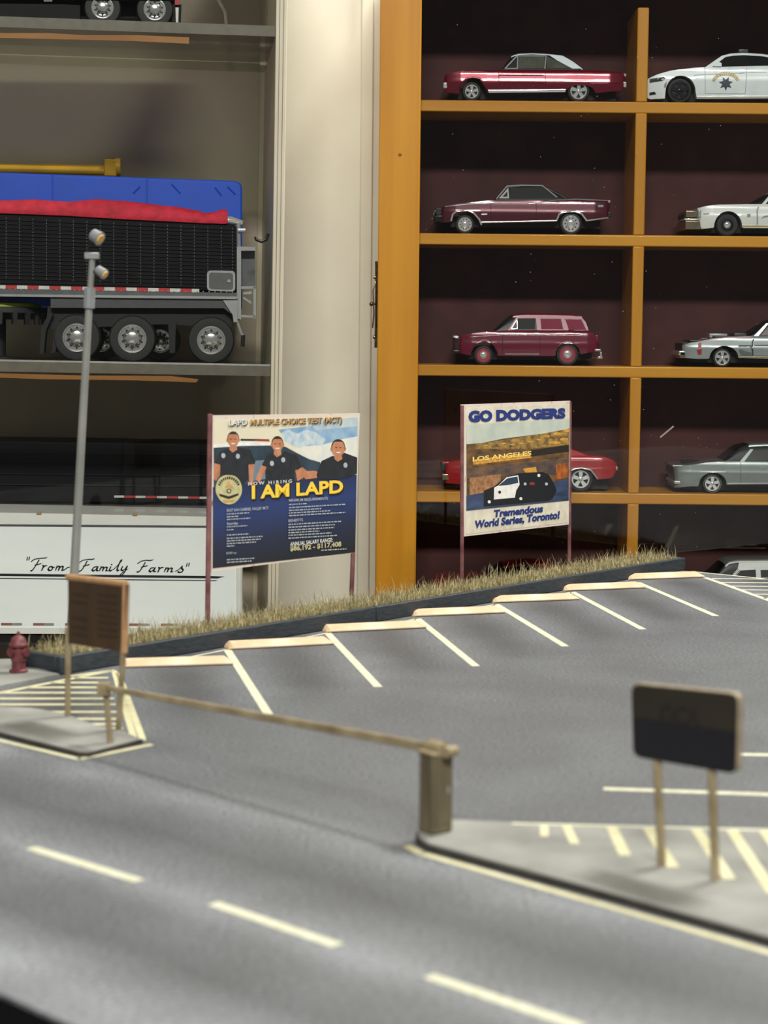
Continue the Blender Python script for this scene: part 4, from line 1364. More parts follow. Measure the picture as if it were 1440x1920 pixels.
E_wht = paint('coupe_white', (202, 204, 198), 0.0, 0.32)
car(dict(name='model_car', label='white model muscle car with gold chrome nose, second compartment down', o=(1190, 320), s=5.76, row=1, ground=687, paint=E_wht, roofx=(1480, 2050), rail=0.8,
         top=[(690, 368), (780, 347), (900, 334), (1200, 330), (1400, 330), (1900, 332), (2200, 338), (2350, 352), (2380, 385)],
         bot=[(690, 590), (760, 592), (860, 582), (1160, 588), (1440, 592), (2100, 592), (2380, 560)],
         arch=[(1010, 575, 152, 168), (2010, 575, 150, 160)], wheel=[(1005, 555, 132, 76), (2010, 555, 132, 76)], wstyle='dish', rim=mat('dark_rim', (40, 44, 46), 0.3, 0.7), hub=CHR, ring=0.86,
         roof=[(1270, 334), (1430, 240), (1520, 200), (1700, 188), (1900, 212), (2120, 336)],
         patch=[('door_window', [(1440, 322), (1520, 226), (1700, 208), (1790, 318)], M_glassd, 0.12), ('a_pillar', [(1380, 332), (1500, 205), (1540, 205), (1420, 332)], E_wht, 0.25), ('c_pillar', [(1800, 196), (1900, 212), (2110, 334), (1830, 334)], E_wht, 0.25),
                ('badge', [(1215, 440), (1252, 438), (1252, 472), (1215, 474)], mat('panel_gap', (120, 124, 126), 0.6), 0.15), ('side_marker', [(748, 428), (805, 424), (805, 436), (748, 440)], MATS['panel_gap'], 0.15),
                ('fender_stripe', [(1365, 495), (1395, 462), (1440, 455), (1440, 475), (1400, 480)], MATS['panel_gap'], 0.1)],
         strip=[('door_gap', [(1355, 335), (1325, 400), (1325, 560)], 14, MATS['panel_gap'], 0.05), ('sill_trim', [(1165, 565), (1860, 575)], 24, mat('sill_cream', (170, 160, 130), 0.4, 0.2), 0.2)],
         bar=[('nose', (560, 392), (700, 470), 0.86, M_dchrome), ('grille', (548, 420), (600, 480), 0.62, M_black), ('front_bumper', (552, 500), (760, 600), 0.9, M_dchrome), ('headlamp_rim', (690, 385), (722, 470), 0.95, M_silver), ('bumper_guard', (540, 478), (760, 500), 0.92, CHR)]))

Fs = paint('racing_silver', (150, 156, 156), 0.5, 0.3)
Fd = paint('racing_grey', (98, 103, 102), 0.5, 0.35)
car(dict(name='model_car', label='two tone silver model racing coupe with black bonnet and red nose stripes', o=(1180, 570), s=5.54, row=2, ground=612, paint=Fs, roofx=(1480, 2030), rail=0.8, roofpaint=mat('bonnet_black', (30, 31, 30), 0.4),
         top=[(560, 372), (640, 345), (720, 338), (800, 318), (1000, 298), (1300, 286), (1500, 284), (2000, 290), (2180, 300), (2230, 330)],
         bot=[(560, 500), (700, 515), (820, 515), (1140, 508), (1440, 520), (1800, 520), (2230, 490)],
         arch=[(985, 505, 150, 122), (1900, 505, 145, 118)], wheel=[(970, 507, 106, 82), (1890, 507, 106, 82)], wstyle='mag',
         roof=[(1240, 290), (1430, 162), (1510, 122), (1700, 108), (1900, 152), (2090, 292)],
         patch=[('door_window', [(1380, 276), (1446, 196), (1530, 140), (1720, 128), (1800, 272)], mat('dark_red_interior', (50, 22, 24), 0.2), 0.12), ('a_pillar', [(1300, 284), (1440, 150), (1470, 150), (1350, 284)], Fs, 0.25),
                ('c_pillar', [(1780, 120), (1900, 152), (2080, 290), (1830, 288)], Fs, 0.25), ('lower_flank', [(1135, 376), (1275, 376), (1275, 500), (1165, 495), (1140, 440)], Fd, 0.08), ('lower_flank', [(1300, 374), (1760, 376), (1745, 510), (1300, 505)], Fd, 0.08),
                ('nose_stripe', [(716, 352), (750, 345), (750, 390), (716, 396)], M_red, 0.12), ('nose_stripe', [(700, 420), (755, 412), (750, 470), (715, 474)], M_red, 0.12)],
         strip=[('bonnet_edge', [(720, 342), (860, 312), (1000, 299), (1290, 288)], 12, mat('pale_pink_line', (190, 160, 162), 0.4), 0.12), ('door_gap', [(1308, 290), (1280, 350), (1285, 490)], 12, M_chassis, 0.05),
                ('sill_trim', [(1165, 500), (1780, 505)], 14, mat('sill_cream', (170, 160, 130), 0.4), 0.25)],
         bar=[('bonnet', (640, 318), (1290, 345), 0.70, MATS['bonnet_black']), ('bonnet_panel', (900, 276), (1290, 330), 0.66, MATS['bonnet_black']), ('bonnet_scoop', (870, 252), (1060, 300), 0.3, M_silver), ('wiper_cowl', (1120, 250), (1250, 292), 0.5, mat('cowl_grey', (70, 72, 70), 0.3)),
              ('grille', (560, 350), (690, 440), 0.8, M_black), ('front_bumper', (530, 440), (780, 510), 0.9, M_dchrome), ('bumper_end', (522, 430), (620, 480), 0.9, CHR)],
         lamp=[('headlamp', (600, 412), 22, CHR), ('headlamp', (680, 380), 16, CHR)]))

G_red = paint('bright_red', (150, 22, 28), 0.1, 0.3)
gs = dict(name='model_car', label='bright red fastback model car behind the baseball sign', o=(810, 810), s=3.692, row=3, ground=408, paint=G_red, roofx=(590, 1075), rail=1.0,
          top=[(95, 220), (120, 196), (200, 186), (400, 180), (700, 172), (965, 165), (1060, 158), (1190, 172), (1260, 195), (1284, 225)],
          bot=[(95, 345), (220, 352), (330, 360), (900, 350), (1140, 328), (1250, 318), (1284, 260)],
          arch=[(330, 335, 112, 85), (1030, 335, 112, 90)], wheel=[(330, 325, 84, 58), (1030, 325, 84, 58)], wstyle='mag', ring=0.86,
          roof=[(470, 184), (590, 98), (750, 82), (880, 88), (965, 118), (1085, 164)],
          patch=[('door_window', [(560, 172), (620, 108), (820, 98), (860, 168)], M_glassd, 0.12), ('c_pillar', [(820, 88), (880, 88), (965, 118), (1080, 162), (880, 166)], G_red, 0.25)],
          strip=[('arch_trim', [(925, 330), (945, 275), (985, 252), (1040, 246), (1100, 262), (1145, 320)], 12, M_silver, 0.3), ('sill_trim', [(440, 345), (920, 340)], 8, M_silver, 0.2), ('crease', [(900, 190), (1180, 190)], 8, G_red, 0.3)],
          bar=[('grille', (66, 205), (110, 260), 0.85, M_black), ('front_bumper', (70, 280), (130, 325), 0.9, M_dchrome), ('rear_bumper', (1262, 240), (1290, 268), 0.86, M_silver), ('nose_lip', (70, 196), (130, 212), 0.85, G_red)],
          lamp=[('headlamp', (118, 290), 14, M_silver)])
car(gs)
H_sil = paint('plain_silver', (126, 132, 130), 0.5, 0.32)
car(dict(name='model_car', label='plain silver model coupe with a black bonnet stripe, fourth compartment down', o=(1170, 800), s=5.333, row=3, ground=640, paint=H_sil, roofx=(1270, 1930), rail=0.9,
         top=[(520, 372), (600, 352), (700, 342), (820, 325), (1020, 312), (1180, 318), (1440, 322), (1900, 312), (2050, 332), (2120, 362)],
         bot=[(520, 575), (680, 558), (760, 562), (1040, 548), (1440, 548), (2000, 548), (2120, 520)],
         arch=[(890, 540, 138, 118), (1760, 540, 134, 110)], wheel=[(888, 535, 106, 80), (1760, 535, 106, 80)], wstyle='mag', ring=0.9,
         roof=[(1015, 316), (1180, 178), (1280, 152), (1440, 146), (1600, 152), (1800, 222), (1960, 316)],
         patch=[('door_window', [(1222, 312), (1312, 216), (1440, 206), (1620, 220), (1660, 312)], M_glassd, 0.12), ('a_pillar', [(1160, 324), (1280, 196), (1310, 200), (1210, 320)], H_sil, 0.25), ('c_pillar', [(1620, 170), (1800, 222), (1945, 314), (1670, 314), (1630, 215)], H_sil, 0.25)],
         strip=[('door_gap', [(1172, 330), (1166, 540)], 5, Fd, 0.08), ('door_handle', [(1375, 384), (1408, 380)], 12, Fd, 0.3), ('sill_trim', [(1035, 535), (1640, 538)], 12, M_silver, 0.2), ('fender_line', [(690, 495), (760, 492)], 5, Fd, 0.1)],
         bar=[('bonnet_stripe', (620, 318), (1010, 340), 0.3, M_black), ('grille', (500, 372), (620, 450), 0.84, mat('grille_grey', (52, 54, 54), 0.4, 0.3)), ('nose_lip', (490, 344), (640, 372), 0.86, H_sil), ('front_bumper', (505, 505), (670, 540), 0.92, M_silver), ('valance', (520, 455), (640, 508), 0.84, Fd)],
         lamp=[('headlamp', (560, 400), 26, mat('lamp_smoke', (96, 98, 98), 0.1, 0.3))]))
# bottom row, mostly hidden by the diorama
g2 = dict(gs)
g2.update(label='red model car roof just showing above the grass in the lowest compartment', row=4, dx=-25, dy=224, bar=[], lamp=[])
car(g2)
I_sil = paint('wagon_silver', (128, 129, 125), 0.3, 0.35)
car(dict(name='model_car', label='pale silver model estate car in the lowest compartment behind the hatched corner', o=(1170, 800), s=5.333, row=4, ground=1862, paint=I_sil, roofx=(1062, 2180), rail=0.9,
         top=[(560, 1590), (620, 1560), (880, 1525), (1100, 1512), (1440, 1512), (2100, 1512), (2280, 1530)],
         bot=[(560, 1760), (700, 1780), (1500, 1780), (2280, 1750)],
         arch=[(880, 1760, 130, 110), (1900, 1760, 130, 110)], wheel=[(880, 1757, 105, 70), (1900, 1757, 105, 70)], wstyle='dish',
         roof=[(880, 1522), (1062, 1352), (1160, 1338), (1440, 1338), (2050, 1340), (2200, 1380), (2240, 1512)],
         patch=[('door_window', [(1118, 1502), (1178, 1436), (1330, 1430), (1330, 1504)], M_glassd, 0.12), ('rear_window', [(1378, 1434), (1620, 1434), (1620, 1506), (1378, 1506)], M_glassd, 0.12), ('cargo_window', [(1670, 1434), (2050, 1436), (2120, 1506), (1670, 1506)], M_glassd, 0.12),
                ('body_side', [(1062, 1512), (1150, 1420), (1170, 1350), (2100, 1352), (2200, 1390), (2230, 1512)], I_sil, 0.04)],
         strip=[('a_pillar', [(1090, 1508), (1165, 1428)], 22, I_sil, 0.3)]))

# ================================================================== left display case with trucks
YAW, TILT = math.radians(5.7), 0.0105
LFo = Frame((0, 810, 0)).px(523, 620)
LC = Frame((LFo.x, 810, TZ), YAW, TILT)
DEP = 118.0
M_case = mat('case_beige_plastic', (200, 190, 166), 0.35, var=0.05, scale=40)
M_card = mat('backing_card', (176, 165, 146), 0.7, var=0.04, scale=50)
M_acry = pane_mat('clear_acrylic_shelf', (236, 236, 230), 1.16, 0.05)
lc = thing('truck_display_case', LC, 'beige framed display case with clear shelves of model trucks', 'display case')
CW = 330.0
CT = 345.0
MB().box((-4.6, 0, 0), (0, DEP, CT)).build('side_panel', M_case, lc, bevel=0.4)
MB().box((-CW, 0, 0), (-CW + 4.6, DEP, CT)).build('side_panel', M_case, lc, bevel=0.4)
MB().box((-CW + 4.6, 0.5, CT - 4.6), (-4.6, DEP, CT)).build('top_panel', pane_mat('clear_acrylic_top', (244, 246, 244), 1.25, 0.05), lc)
MB().box((-CW + 4.6, 0.5, 0), (-4.6, DEP, 6.0)).build('bottom_panel', M_case, lc)
MB().box((-CW + 4.6, DEP - 2, 6.0), (-4.7, DEP, CT - 4.6)).build('back_panel', M_case, lc)
MB().box((-CW + 6, DEP - 3.2, 6.0), (LC.px(483, 400, DEP - 3).x, DEP - 2.1, CT - 5)).build('backing_card', M_card, lc)
for x in (-1.5, -3.1):
    MB().box((x - 0.15, -0.12, 0), (x + 0.15, 0.05, CT)).build('edge_groove', mat('groove_tan', (120, 114, 98), 0.6), lc)  # darker lines of the layered panel edge
z1t, z1b = LC.px(430, 46, 3).z, LC.px(430, 66, 3).z
z2t, z2b = LC.px(430, 684, 3).z, LC.px(430, 704, 3).z
s1 = MB().box((-CW + 4.7, 3, z1b), (-4.7, DEP - 3.4, z1t)).build('shelf', M_acry, lc)
s2 = MB().box((-CW + 4.7, 3, z2b), (-4.7, DEP - 3.4, z2t)).build('shelf', M_acry, lc)
M_strip = mat('orange_edging', (124, 76, 22), 0.5, col2=(150, 102, 36), scale=120, stretch=(0.2, 1, 1))
poly_on(LC, [(-160, 56), (0, 62), (90, 62), (160, 66), (260, 66), (355, 70), (354, 82), (250, 77), (120, 74), (0, 71), (-160, 64)], 2.2, 0.8, 'edging_strip', M_strip, lc)
poly_on(LC, [(-160, 699), (0, 700), (150, 704), (320, 705), (372, 711), (368, 717), (250, 713), (80, 711), (0, 708), (-160, 704)], 2.2, 0.8, 'edging_strip', M_strip, lc)
MB().box((-CW + 4.7, 2.4, z1b), (-4.7, 2.95, z1t)).build('shelf_edge', mat('frosted_edge', (96, 92, 82), 0.4), lc)
MB().box((-CW + 4.7, 2.4, z2b), (-4.7, 2.95, z2t - 0.4)).build('shelf_edge', mat('frosted_edge', (96, 92, 82), 0.4), lc)
MB().box((-CW + 4.7, 2.6, z2t - 0.3), (-4.7, 3.4, z2t + 0.5)).build('shelf_lip', mat('frosted_lip', (150, 150, 146), 0.5), lc)
MB().tube([LC.px(503, 438, 1.0), LC.px(499, 449, 1.0), LC.px(490, 453, 1.0), LC.px(480, 449, 1.0), LC.px(478, 444, 1.0)], [0.7, 0.75, 0.7, 0.6, 0.45], 8).build('wire_hook', M_black, lc)
MB().box((-CW + 4.6, 1.0, 6.0), (-4.6, 1.8, CT - 4.6)).build('front_pane', pane_mat('acrylic_pane', (254, 254, 252), 1.25), lc)
SH1, SH2, SH3 = z1t, z2t, 6.0


def lframe(px, depth, zl):
    """frame in the left case: near side plane at that depth, standing at local height zl"""
    x = LC.px(px, 600, depth).x
    o = LC.o + LC.X * x + LC.Y * depth + LC.Z * (zl + 0.04)
    return Frame(o, YAW, TILT)


def twheel(fr, root, px, py, rpx, W=38.0, rimf=0.6, dual=True):
    c = fr.px(px, py, 0)
    r = rpx / 4.5
    wheel(root, c.x, 0.4, r, r, r * rimf, 9.0, 'truck', M_rim, -1)
    wheel(root, c.x, W - 0.4, r, r, r * rimf, 9.0, 'truck', M_rim, 1)


# --- black hopper trailer with the red roll tarp
M_tblk = mat('trailer_black', (8, 9, 13), 0.5, var=0.1, spec=0.15)
M_tgry = mat('trailer_grey', (92, 94, 96), 0.4, 0.4, var=0.1)
M_tarp = mat('red_tarp', (158, 16, 38), 0.75, col2=(196, 30, 58), scale=260, bump=0.5, bscale=900)
M_tapeR = mat('tape_red', (170, 36, 42), 0.5)
M_tapeW = mat('tape_white', (190, 190, 186), 0.5)
g = lframe(250, 14, SH2)
gt = thing('grain_trailer', g, 'black ribbed hopper trailer with a red roll tarp and chrome wheels', 'model trailer')
TW = 38.0
bodyp = [(-240, 392), (0, 398), (430, 419), (443, 424), (444, 546), (0, 536), (-240, 530)]
tb = poly_on(g, bodyp, 0, TW, 'hopper', M_tblk, gt, bevel=0.3)
rib = MB()
for i in range(17):
    t_ = (i + 0.5) / 17
    a_ = [(-238, 398 + 130 * t_), (442, 428 + 116 * t_)]
    v0, v1 = g.px(*a_[0], 0), g.px(*a_[1], 0)
    rib.tube([v0, v1], 0.32, 6)
rib.build('ribs', M_tblk, tb)['kind'] = 'stuff'
for i in range(22):
    x = 440 - 25.2 * i if i else 436
    rv = MB()
    for j in range(19):
        yy = 426 - (440 - x) * 0.047 + (116 + (440 - x) * 0.002) * (j + 0.5) / 19
        v = g.px(x, yy, 0)
        rv.box((v.x - 0.12, -0.48, v.z - 0.32), (v.x + 0.12, 0.1, v.z + 0.32))
    rv.build('rivet_column', mat('rivet_grey', (104, 108, 116), 0.35, 0.5), tb)
tp = MB()
tops = [(-240, 372), (-150, 376), (-60, 372), (0, 377), (60, 374), (130, 378), (180, 375), (230, 376), (270, 383), (330, 387), (370, 397), (386, 401), (402, 397), (420, 391), (427, 395)]
bots = [(-240, 396), (-150, 399), (-60, 398), (0, 400), (60, 402), (130, 405), (180, 408), (230, 411), (270, 413), (330, 416), (370, 418), (386, 419), (402, 419), (420, 420), (427, 419)]
rings = []
for a_, b_ in zip(tops, bots):
    v, w_ = g.px(*a_, 0), g.px(*b_, 0)
    h_ = v.z - w_.z
    rings.append([Vector((v.x, -1.0, w_.z)), Vector((v.x, -1.3, w_.z + h_ * 0.25)), Vector((v.x, -0.6, w_.z + h_ * 0.7)), Vector((v.x, 1.5, v.z)), Vector((v.x, TW / 2, v.z + 1.2 + 0.5 * math.sin(v.x * 0.3))), Vector((v.x, TW - 1, v.z)), Vector((v.x, TW + 1, w_.z))])
tp.loft(rings).build('roll_tarp', M_tarp, gt, smooth=60)
x = -235
i = 0
while x < 372:
    x2 = min(x + 20.5, 374)
    f1 = lambda q: 534.5 + 0.0195 * q
    poly_on(g, [(x, f1(x)), (x2 - 0.5, f1(x2)), (x2 - 0.5, f1(x2) + 6.5), (x, f1(x) + 6.5)], -0.5, 0.6, 'reflector_tape', M_tapeR if i % 2 == 0 else M_tapeW, gt)
    x, i = x2, i + 1
rail = poly_on(g, [(-240, 538), (444, 549), (444, 560), (-240, 550)], -0.35, TW + 0.7, 'side_rail', M_tgry, gt)
poly_on(g, [(-240, 549), (444, 556), (444, 561), (-240, 553)], -0.8, TW + 1.6, 'rail_edge', M_silver, gt)
rv = MB()
for i in range(42):
    x = 436 - i * 11
    v = g.px(x, 547.5 - (436 - x) * 0.012, 0)
    rv.lathe([(0.25, -0.75), (0.25, -0.3)], (v.x, 0, v.z), 'y', 6)
rv.build('rail_rivets', M_silver, rail)['kind'] = 'stuff'
poly_on(g, [(95, 555), (446, 560), (438, 592), (420, 578), (95, 577)], 0.3, TW - 0.6, 'subframe', mat('subframe_grey', (62, 64, 67), 0.5), gt)
poly_on(g, [(90, 574), (428, 578), (438, 600), (436, 614), (300, 608), (85, 618)], 4, TW - 8, 'axle_frame', M_chassis, gt)
poly_on(g, [(418, 563), (446, 563), (445, 604), (438, 604), (436, 590)], -0.5, 0.9, 'gusset', M_silver, gt)
for x_, y_ in ((144, 636), (248, 637), (396, 638)):
    twheel(g, gt, x_, y_, 44)
for (a_, m_) in (([(92, 586), (100, 588), (86, 620), (82, 662), (74, 664), (77, 615)], M_chassis), ([(315, 600), (330, 600), (328, 662), (318, 662)], M_chassis), ([(104, 600), (112, 600), (104, 660), (96, 664)], M_chassis)):
    poly_on(g, a_, 1.0, 10, 'mud_flap', m_, gt)
bx = poly_on(g, rrect([(388, 507), (441, 508), (441, 547), (388, 545)], 8), -0.9, 1.2, 'hatch_frame', M_silver, gt)
poly_on(g, rrect([(392, 511), (437, 512), (437, 543), (392, 541)], 6), -1.1, 0.4, 'hatch_door', M_tgry, bx)
v = g.px(429, 527, 0)
MB().lathe([(0.7, -1.6), (0.7, -1.0)], (v.x, 0, v.z), 'y', 10).build('hatch_knob', M_silver, bx)
MB().tube([g.px(420, 413, 3), g.px(434, 414, 3), g.px(455, 418, 3)], [1.9, 1.8, 1.0], 12).build('tarp_crank', M_chrome, gt)
MB().tube([g.px(447, 418, 2), g.px(448, 470, 2)], 0.9, 8).build('crank_rod', M_silver, gt)
MB().tube([g.px(446, 432, 1), g.px(460, 432, 1)], 1.0, 8).build('crank_joint', M_silver, gt)
rgf = poly_on(g, [(444, 462), (479, 463), (479, 470), (452, 470), (452, 600), (444, 596)], 1.0, TW - 2, 'rear_frame', M_silver, gt)
poly_on(g, [(452, 470), (478, 470), (478, 536), (452, 535)], 6, 2, 'rear_panel', M_tgry, gt)
for a_ in ([(450, 537), (480, 536), (480, 541), (450, 542)], [(452, 590), (479, 592), (479, 596), (452, 595)], [(475, 537), (480, 537), (480, 597), (475, 597)], [(456, 548), (472, 546), (472, 551), (456, 552)], [(456, 556), (472, 566), (470, 570), (456, 560)]):
    poly_on(g, a_, 2, 1.4, 'ladder_bar', M_silver, gt)
MB().tube([g.px(440, 590, 1), g.px(452, 625, 1), g.px(457, 632, 1)], 0.7, 8).build('bumper_arm', M_silver, gt)
MB().tube([g.px(456, 628, 1), g.px(455, 650, 1)], 0.85, 8).build('bumper_tip', M_chassis, gt)
poly_on(g, [(440, 597), (446, 597), (449, 614), (440, 612)], 3, 3, 'marker', mat('lime', (150, 160, 40), 0.5), gt)

# --- blue tipper behind it
g = lframe(250, 60, SH2)
bt = thing('blue_tipper_trailer', g, 'smooth blue model trailer box standing behind the black hopper trailer', 'model trailer')
M_blu = mat('blue_plastic', (16, 72, 186), 0.42, var=0.06, scale=80)
bx = poly_on(g, [(-240, 314), (0, 323), (440, 339), (451, 343), (454, 352), (454, 580), (-240, 575)], 0, 38, 'box', M_blu, bt, bevel=0.8)
for x_ in (98, 275, -70):
    MB().tube([g.px(x_, 324 + x_ * 0.036, 0), g.px(x_ + 1, 560, 0)], 0.35, 6).build('seam', M_blu, bx)
for a_, b_ in (((322, 345), (338, 362)), ((403, 351), (415, 366)), ((427, 350), (441, 364)), ((250, 362), (262, 350))):
    MB().tube([g.px(*a_, 0), g.px(*b_, 0)], 0.45, 6).build('crease', M_blu, bx)
poly_on(g, [(-200, 575), (450, 580), (450, 600), (-200, 598)], 6, 26, 'chassis', M_chassis, bt)
poly_on(g, [(-190, 596), (-170, 596), (-170, 662), (-190, 662)], 8, 4, 'landing_leg', M_chassis, bt)
for x_ in (190, 300):
    twheel(g, bt, x_, 640, 40, 38)

# --- yellow boom
g = lframe(100, 101, SH2)
yb_ = thing('yellow_crane_boom', g, 'yellow crane boom with a collared end lying above the blue trailer', 'model crane')
M_yel = mat('crane_yellow', (206, 156, 20), 0.45, var=0.1, scale=100)
MB().tube([g.px(-150, 314, 4), g.px(205, 321, 4)], 2.0, 12).build('boom', M_yel, yb_)
poly_on(g, [(-150, 305), (196, 310), (196, 316), (-150, 311)], 3, 2, 'boom_rib', M_yel, yb_)
MB().box(tuple(g.px(195, 330, 0.5)), tuple(g.px(219, 299, 0.5) + Vector((0, 7, 0)))).build('end_block', M_yel, yb_, bevel=0.5)
MB().tube([g.px(217, 314, 4), g.px(226, 314, 4)], 4.1, 20).build('end_collar', M_yel, yb_)
a_ = g.px(-150, 314, 4)
MB().box((a_.x - 4, 0, 0), (a_.x + 4, 9, a_.z + 3)).build('tower', M_yel, yb_, bevel=0.5)


g = lframe(0, 35, SH2)
im = thing('rotary_implement', g, 'lime green round implement with black hanging teeth under the hopper trailer', 'model machine')
M_lime = mat('lime_disc', (128, 146, 34), 0.5)
zc = g.px(0, 578, -18).z
MB().lathe([(6, zc + 3.5), (17, zc + 2.2), (17.2, zc + 0.6), (6, zc + 0.2)], (0, 0, 0), 'z', 36).build('disc', M_lime, im)
MB().lathe([(16.8, zc + 0.8), (19.2, zc + 0.4), (19.6, zc - 1.6), (19.0, zc - 2.0), (16.5, zc - 1.0)], (0, 0, 0), 'z', 36).build('rim', M_tire, im)
for i in range(20):
    a = 2 * math.pi * i / 20 + 0.1
    d, e = Vector((math.cos(a), math.sin(a), 0)), Vector((-math.sin(a), math.cos(a), 0))
    c = d * 18.2
    MB().prism([c - e * 1.0 + Vector((0, 0, zc - 1)), c + e * 1.0 + Vector((0, 0, zc - 1)), c + e * 0.7 + Vector((0, 0, zc - 6.5)), c - e * 0.7 + Vector((0, 0, zc - 6.5))], tuple(d * 1.4)).build('tooth', M_tire, im)
MB().lathe([(9, 0), (9, 1.0), (2.5, 1.6), (2.5, zc + 0.5)], (0, 0, 0), 'z', 20).build('hub_post', M_chassis, im)

# --- black dump truck on the top shelf
g = lframe(250, 20, SH1)
dt = thing('black_dump_truck', g, 'black model truck rear with two chrome wheels on the top clear shelf', 'model truck')
poly_on(g, [(-240, -70), (326, -62), (330, -6), (326, 2), (-240, -2)], 0, 38, 'body', M_tblk, dt, bevel=0.4)
poly_on(g, [(-240, 4), (120, 8), (150, 10), (150, 36), (-240, 33)], 1, 6, 'side_skirt', M_tblk, dt)
poly_on(g, [(-240, 8), (322, 12), (322, 34), (-240, 30)], 9, 20, 'chassis', M_chassis, dt)
for x_ in (192, 290, -140):
    twheel(g, dt, x_, 29, 34)
poly_on(g, [(323, 8), (340, 8), (338, 46), (326, 46)], 1.5, 12, 'mud_flap', M_tblk, dt)
poly_on(g, [(329, 14), (335, 14), (334, 46), (330, 46)], 0.9, 0.7, 'flap_trim', M_tapeW, dt)
poly_on(g, [(328, -2), (337, -2), (337, 9), (328, 9)], 0.4, 2, 'tail_light', M_red, dt)
poly_on(g, [(82, -2), (98, -2), (98, 3), (82, 3)], -0.3, 0.5, 'side_badge', M_tgry, dt)
# thin bent plastic strip on the top shelf
g = lframe(420, DEP - 9, SH1)
sp_ = thing('bent_plastic_strip', g, 'thin bent white plastic strip leaning on the card behind the black truck', 'strip')
pp = [g.px(400, -20, 2), g.px(412, 5, 1), g.px(422, 22, 0), g.px(432, 36, -2)]
pp[-1].z = 0.5
MB().tube(pp, 0.75, 8).build('strip', M_pwhite, sp_)

# --- white trailer on the floor of the case
g = lframe(250, 10, SH3)
wt = thing('white_box_trailer', g, 'white model box trailer lettered From Family Farms in black script', 'model trailer')
M_wt = mat('trailer_white', (236, 240, 240), 0.4, col2=(222, 228, 228), scale=30, stretch=(0.3, 1, 2.0), coat=0.2)
bx = poly_on(g, [(-240, 958), (0, 964), (446, 972), (453, 980), (453, 1190), (-240, 1184)], 0, 38, 'box', M_wt, wt, bevel=0.5)
poly_on(g, [(-240, 955), (0, 961), (453, 970), (453, 986), (0, 983), (-240, 978)], -0.5, 39, 'top_rail', M_white, bx)
poly_on(g, [(-240, 979), (0, 984), (453, 987), (453, 989.5), (0, 986.5), (-240, 982)], -0.3, 0.4, 'rail_groove_line', M_tgry, bx)  # thin grey line for the groove under the top rail
poly_on(g, [(-240, 1176), (453, 1178), (453, 1190), (-240, 1187)], -0.5, 39, 'bottom_rail', M_white, bx)
MB().tube([g.px(449, 985, 0.2), g.px(449, 1180, 0.2)], 1.4, 10).build('corner_post', M_white, bx)
poly_on(g, [(-240, 1073), (0, 1075.5), (395, 1080), (421, 1081), (408, 1084.5), (0, 1080), (-240, 1077.5)], -0.12, 0.2, 'stripe', M_pcar, bx)
poly_on(g, [(-240, 1081), (0, 1083.5), (408, 1088), (404, 1089.5), (0, 1085.2), (-240, 1083)], -0.12, 0.2, 'stripe', M_pcar, bx)
x, i = -238, 0
pat = [(1, 20), (2, 19), (0, 21)]
while x < 330:
    c_, l_ = pat[i % 3]
    x2 = min(x + l_, 332)
    if c_:
        poly_on(g, [(x, 1168 + x * 0.004), (x2, 1168 + x2 * 0.004), (x2, 1172.5 + x2 * 0.004), (x, 1172.5 + x * 0.004)], -0.15, 0.25, 'reflector_tape', mat('faded_tape_red', (140, 84, 86), 0.6) if c_ == 1 else mat('faded_tape_grey', (128, 134, 134), 0.6), bx)
    x, i = x2, i + 1
for x_ in (73, 253):
    v = g.px(x_, 961 + x_ * 0.011, -0.3)
    MB().box((v.x - 1.0, -1.0, v.z - 0.5), (v.x + 1.0, -0.3, v.z + 0.5)).build('clip', mat('clip_brown', (150, 120, 84), 0.6), bx)
